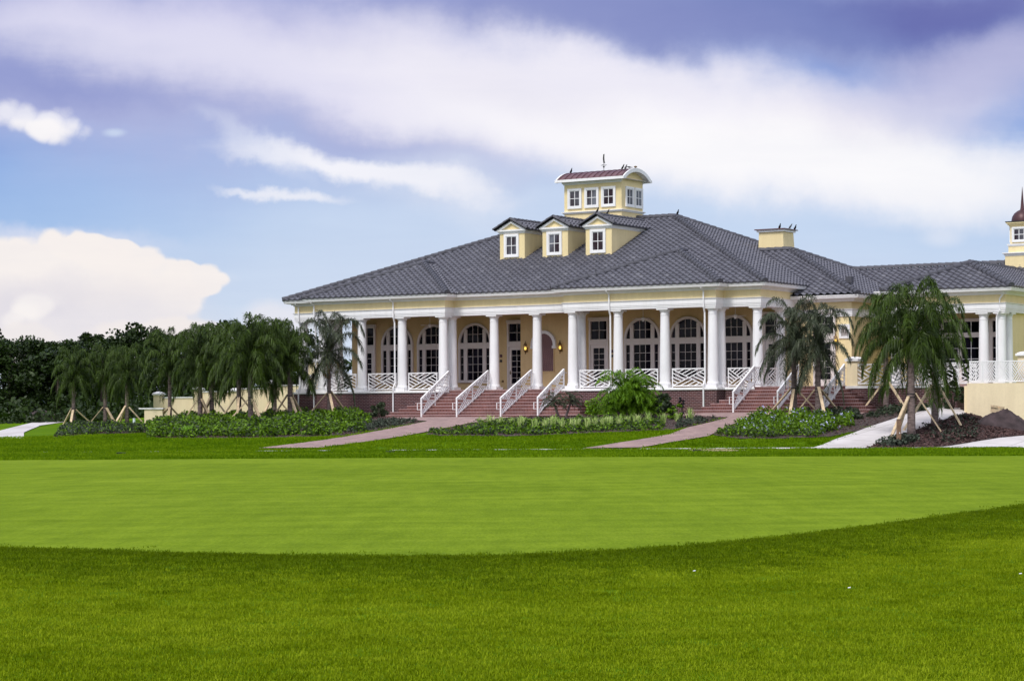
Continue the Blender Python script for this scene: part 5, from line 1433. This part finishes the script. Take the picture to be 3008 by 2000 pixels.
# ------------------------------------------------------------------ sky
SUN_EL, SUN_AZ = R(52), R(-150)      # behind the camera, to the left
w = bpy.data.worlds.new('World'); sc.world = w; w.use_nodes = True; nt = w.node_tree; nt.nodes.clear()
wo = nt.nodes.new('ShaderNodeOutputWorld'); bg = nt.nodes.new('ShaderNodeBackground'); L(nt, bg.outputs[0], wo.inputs[0])
sky = nt.nodes.new('ShaderNodeTexSky'); sky.sky_type = 'NISHITA'; sky.sun_disc = False; sky.sun_elevation = SUN_EL; sky.sun_rotation = SUN_AZ; sky.air_density = 1.0; sky.dust_density = 1.5; sky.ozone_density = 1.5
tc = nt.nodes.new('ShaderNodeTexCoord'); sx = nt.nodes.new('ShaderNodeSeparateXYZ'); L(nt, tc.outputs['Generated'], sx.inputs[0])
X, Yv, Z = sx.outputs
ay = math1(nt, 'MAXIMUM', math1(nt, 'ABSOLUTE', Yv), .12)
# tangent-plane direction of the clouds in front, in degrees-like units (1 unit = about 9 degrees)
su = math1(nt, 'MULTIPLY', math1(nt, 'DIVIDE', X, ay), 6.4289)
sv = math1(nt, 'MULTIPLY', math1(nt, 'DIVIDE', Z, ay), 6.4289)
cv = nt.nodes.new('ShaderNodeCombineXYZ'); L(nt, su, cv.inputs[0]); L(nt, sv, cv.inputs[1]); P0 = cv.outputs[0]
wt = nt.nodes.new('ShaderNodeTexNoise'); wt.inputs['Scale'].default_value = 1.5; wt.inputs['Detail'].default_value = 7; wt.inputs['Roughness'].default_value = .58; L(nt, P0, wt.inputs['Vector'])
wa = nt.nodes.new('ShaderNodeVectorMath'); wa.operation = 'SUBTRACT'; L(nt, wt.outputs['Color'], wa.inputs[0]); wa.inputs[1].default_value = (.5, .5, .5)
wb = nt.nodes.new('ShaderNodeVectorMath'); wb.operation = 'MULTIPLY'; L(nt, wa.outputs[0], wb.inputs[0]); wb.inputs[1].default_value = (.62, .34, 0)
wc_ = nt.nodes.new('ShaderNodeVectorMath'); wc_.operation = 'ADD'; L(nt, P0, wc_.inputs[0]); L(nt, wb.outputs[0], wc_.inputs[1]); PW = wc_.outputs[0]
def nz(scale, det=4, stretch=(1, 1, 1), rot=0, off=(0, 0, 0), rough=.55):
    mp = nt.nodes.new('ShaderNodeMapping'); mp.inputs['Scale'].default_value = stretch; mp.inputs['Rotation'].default_value = (0, 0, rot); mp.inputs['Location'].default_value = off; L(nt, P0, mp.inputs['Vector'])
    n = nt.nodes.new('ShaderNodeTexNoise'); n.inputs['Scale'].default_value = scale; n.inputs['Detail'].default_value = det; n.inputs['Roughness'].default_value = rough; L(nt, mp.outputs[0], n.inputs['Vector']); return n
wispy = nz(1.6, 6, (.55, 1.7, 1), R(12)).outputs['Fac']; soft = nz(1.3, 3, (.8, 1.3, 1), R(8), (3, 1, 0)).outputs['Fac']; puff = nz(4.2, 9, (1, 1.2, 1), 0, (1, 7, 0), .68).outputs['Fac']; streaky = nz(2.4, 6, (.4, 2.6, 1), R(10), (5, 2, 0), .62).outputs['Fac']
def billow(scale, off):
    mp = nt.nodes.new('ShaderNodeMapping'); mp.inputs['Location'].default_value = off; L(nt, P0, mp.inputs['Vector'])
    wv = nt.nodes.new('ShaderNodeVectorMath'); wv.operation = 'ADD'; nn = nt.nodes.new('ShaderNodeTexNoise'); nn.inputs['Scale'].default_value = scale * .8; nn.inputs['Detail'].default_value = 4; L(nt, P0, nn.inputs['Vector'])
    sc_ = nt.nodes.new('ShaderNodeVectorMath'); sc_.operation = 'SCALE'; sc_.inputs['Scale'].default_value = .6 / scale; L(nt, nn.outputs['Color'], sc_.inputs[0]); L(nt, mp.outputs[0], wv.inputs[0]); L(nt, sc_.outputs[0], wv.inputs[1])
    vo = nt.nodes.new('ShaderNodeTexVoronoi'); vo.inputs['Scale'].default_value = scale; L(nt, wv.outputs[0], vo.inputs['Vector']); return vo.outputs['Distance']
puffy = math1(nt, 'ADD', math1(nt, 'ADD', math1(nt, 'MULTIPLY', billow(6.5, (1, 2, 0)), .55), math1(nt, 'MULTIPLY', billow(17, (4, 2, 0)), .32)), math1(nt, 'MULTIPLY', puff, .35))
def px2(px, py): return ((px - 1504) / 1000.0, (1212.8 - py) / 1000.0)
def blob(cx, cy, rx, ry, ang, soft_w, nse, namt):
    """soft mask around a place in the sky; the edge is broken by noise"""
    c = px2(cx, cy); mp = nt.nodes.new('ShaderNodeMapping'); mp.vector_type = 'TEXTURE'
    mp.inputs['Location'].default_value = (c[0], c[1], 0); mp.inputs['Rotation'].default_value = (0, 0, R(-ang)); mp.inputs['Scale'].default_value = (rx / 1000, ry / 1000, 1); L(nt, P0 if nse is puffy or nse is puff else PW, mp.inputs['Vector'])
    ln = nt.nodes.new('ShaderNodeVectorMath'); ln.operation = 'LENGTH'; L(nt, mp.outputs[0], ln.inputs[0])
    d = math1(nt, 'ADD', ln.outputs['Value'], math1(nt, 'MULTIPLY', math1(nt, 'SUBTRACT', nse, .5), namt))
    mr = nt.nodes.new('ShaderNodeMapRange'); mr.interpolation_type = 'SMOOTHSTEP'; L(nt, d, mr.inputs[0]); mr.inputs[1].default_value = 1 - soft_w; mr.inputs[2].default_value = 1 + soft_w; mr.inputs[3].default_value = 1; mr.inputs[4].default_value = 0
    return mr.outputs[0]
def lin(r, g, b):
    f = lambda c: ((c / 255 + .055) / 1.055) ** 2.4 if c > 10 else c / 255 / 12.92
    return (f(r), f(g), f(b))
# clear sky: deep blue overhead, paler towards the horizon, from the sky model tinted by distance
clear = ramp(nt, [(0.0, lin(222, 232, 247)), (.22, lin(206, 222, 244)), (.45, lin(150, 188, 236)), (.66, lin(110, 152, 224)), (1, lin(108, 132, 208))], math1(nt, 'MULTIPLY', sv, .85))
skys = mixc(nt, 1.0, sky.outputs[0], (.105, .105, .105), 'MULTIPLY')
col = mixc(nt, .88, skys, clear)
def layer(color, mask, k=1.0):
    global col
    col = mixc(nt, math1(nt, 'MULTIPLY', mask, k), col, lin(*color))
# pale veil in the middle and right
layer((214, 225, 243), blob(1750, 760, 1500, 420, 0, .7, soft, .5), .75)
layer((196, 216, 242), blob(2500, 640, 700, 140, 3, .6, soft, .5), .55)
# violet overcast across the top left
layer((186, 189, 224), blob(500, 170, 1250, 300, 4, .55, wispy, 1.0), .85)
layer((142, 152, 206), blob(150, 230, 560, 95, 4, .75, wispy, 1.0), .8)
layer((164, 170, 214), blob(1000, 330, 520, 110, 14, .8, wispy, 1.0), .6)
layer((226, 224, 244), blob(420, 90, 330, 90, 10, .8, wispy, 1.2), .7)
layer((208, 207, 237), blob(900, 110, 560, 100, 6, .8, wispy, 1.3), .6)
layer((150, 158, 208), blob(1330, 0, 360, 55, 6, .8, wispy, 1.2), .7)
layer((168, 174, 216), blob(1120, 190, 300, 40, 8, .9, streaky, 1.6), .55)
layer((160, 168, 214), blob(420, 175, 420, 45, 6, .9, streaky, 1.6), .6)
layer((160, 190, 234), blob(180, 580, 560, 130, 0, .8, soft, .4), .4)
# the great white band running down to the right
layer((231, 229, 246), blob(1200, 285, 1050, 115, 9, .6, streaky, 1.0), .9)
layer((243, 240, 249), blob(1800, 320, 850, 200, 11, .5, wispy, .9), .92)
layer((252, 251, 253), blob(2350, 470, 900, 130, 6, .55, streaky, .8), .95)
layer((226, 222, 238), blob(2700, 300, 430, 90, -6, .8, wispy, .8), .7)
layer((232, 230, 242), blob(1560, 270, 240, 60, 10, .9, soft, .8), .5)
# dark violet cloud base at the top right
layer((164, 174, 216), blob(2560, 60, 1000, 175, 7, .34, wispy, .7), .85)
layer((116, 129, 188), blob(2420, 60, 760, 105, 4, .6, wispy, .9), .85)
layer((140, 149, 201), blob(1760, 10, 420, 70, 8, .7, wispy, .8), .7)
layer((98, 102, 170), blob(2850, 10, 330, 80, 0, .8, wispy, .9), .75)
layer((200, 198, 228), blob(2960, 200, 300, 80, -5, .8, wispy, .8), .6)
# thin streaks
layer((244, 244, 251), blob(1060, 525, 380, 36, 9.5, .5, streaky, 1.2), .95)
layer((230, 234, 248), blob(720, 455, 150, 26, 30, .9, streaky, .9), .5)
layer((244, 244, 250), blob(770, 580, 95, 11, 14, .8, streaky, 1.8), .7)
layer((244, 244, 250), blob(910, 606, 105, 15, 6, .8, streaky, 2.0), .75)
layer((238, 240, 248), blob(1300, 560, 170, 70, 12, .9, soft, .8), .4)
# cumulus on the left
layer((236, 236, 246), blob(70, 345, 200, 58, 11, .24, puffy, 1.5), .92)
layer((251, 248, 249), blob(110, 368, 140, 38, 12, .30, puffy, 1.2), .9)
layer((214, 228, 246), blob(340, 385, 26, 10, 0, .8, puff, 1.0), .6)
layer((232, 232, 244), blob(130, 690, 330, 34, 2, .7, streaky, 1.0), .6)
layer((249, 242, 238), blob(150, 885, 470, 205, 0, .075, puffy, .62), .97)
layer((249, 242, 238), blob(555, 815, 125, 55, 6, .09, puffy, .95), .96)
layer((249, 242, 238), blob(330, 745, 210, 62, 8, .08, puffy, .85), .96)
layer((249, 242, 238), blob(455, 815, 130, 75, 6, .09, puffy, .5), .96)
layer((226, 223, 231), blob(240, 935, 330, 90, 4, .8, soft, 1.2), .75)
layer((217, 214, 226), blob(80, 900, 160, 80, 0, .8, soft, 1.2), .55)
layer((238, 232, 233), blob(330, 850, 260, 40, -4, .8, puffy, 1.4), .5)
layer((251, 246, 243), blob(120, 885, 80, 40, -5, .5, puffy, 2.4), .6)
layer((251, 246, 243), blob(40, 925, 60, 26, -25, .6, puffy, 2.2), .5)
layer((243, 236, 233), blob(520, 975, 240, 50, 0, .18, puffy, .9), .8)
layer((240, 234, 233), blob(60, 990, 130, 48, 0, .18, puffy, 1.0), .7)
layer((244, 238, 240), blob(830, 945, 140, 60, 0, .5, puffy, 1.0), .55)
layer((232, 236, 247), blob(2770, 705, 50, 22, 0, .8, puff, 1.0), .5)
col = mixc(nt, .5, col, ramp(nt, [(.30, (.90, .91, .95)), (.70, (1.06, 1.05, 1.03))], streaky), 'MULTIPLY')
# light cloud over the rest of the sky, behind and overhead
other = nt.nodes.new('ShaderNodeMapRange'); other.interpolation_type = 'SMOOTHSTEP'; L(nt, Yv, other.inputs[0]); other.inputs[1].default_value = .72; other.inputs[2].default_value = .86; other.inputs[3].default_value = 1; other.inputs[4].default_value = 0
wn = nt.nodes.new('ShaderNodeTexNoise'); wn.inputs['Scale'].default_value = 2.2; wn.inputs['Detail'].default_value = 5; L(nt, tc.outputs['Generated'], wn.inputs['Vector'])
gen = mixc(nt, ramp(nt, [(.38, (0, 0, 0)), (.62, (1, 1, 1))], wn.outputs['Fac']), mixc(nt, .5, skys, lin(170, 190, 226)), lin(236, 236, 244))
EXPO = .5
col2 = mixc(nt, other.outputs[0], mixc(nt, 1.0, col, (2 ** -EXPO,) * 3, 'MULTIPLY'), gen)
L(nt, col2, bg.inputs[0]); bg.inputs[1].default_value = 1.0

sl = bpy.data.lights.new('sun', 'SUN'); sl.energy = 1.9; sl.angle = R(16); sl.color = (1, .965, .91)
so = bpy.data.objects.new('sun', sl); COL.objects.link(so)
d = Vector((math.sin(SUN_AZ) * math.cos(SUN_EL), math.cos(SUN_AZ) * math.cos(SUN_EL), math.sin(SUN_EL)))
so.rotation_euler = d.to_track_quat('Z', 'Y').to_euler(); so.location = (0, -5, 40)

# ------------------------------------------------------------------ camera and output
cd = bpy.data.cameras.new('camera'); cam = bpy.data.objects.new('camera', cd); COL.objects.link(cam)
cam.location = (0, 0, EYE); cam.rotation_euler = (math.pi / 2, ROLL, 0)
cd.sensor_fit = 'HORIZONTAL'; cd.sensor_width = 36; cd.lens = FPX / 3008 * 36; cd.shift_y = (HORPX - 1000) / 3008; cd.clip_end = 4000; cd.clip_start = .1
sc.camera = cam
sc.view_settings.view_transform = 'Standard'; sc.view_settings.look = 'None'; sc.view_settings.exposure = EXPO; sc.view_settings.gamma = 1
sc.render.engine = 'CYCLES'; sc.cycles.max_bounces = 6; sc.cycles.transparent_max_bounces = 8; sc.cycles.use_denoising = True
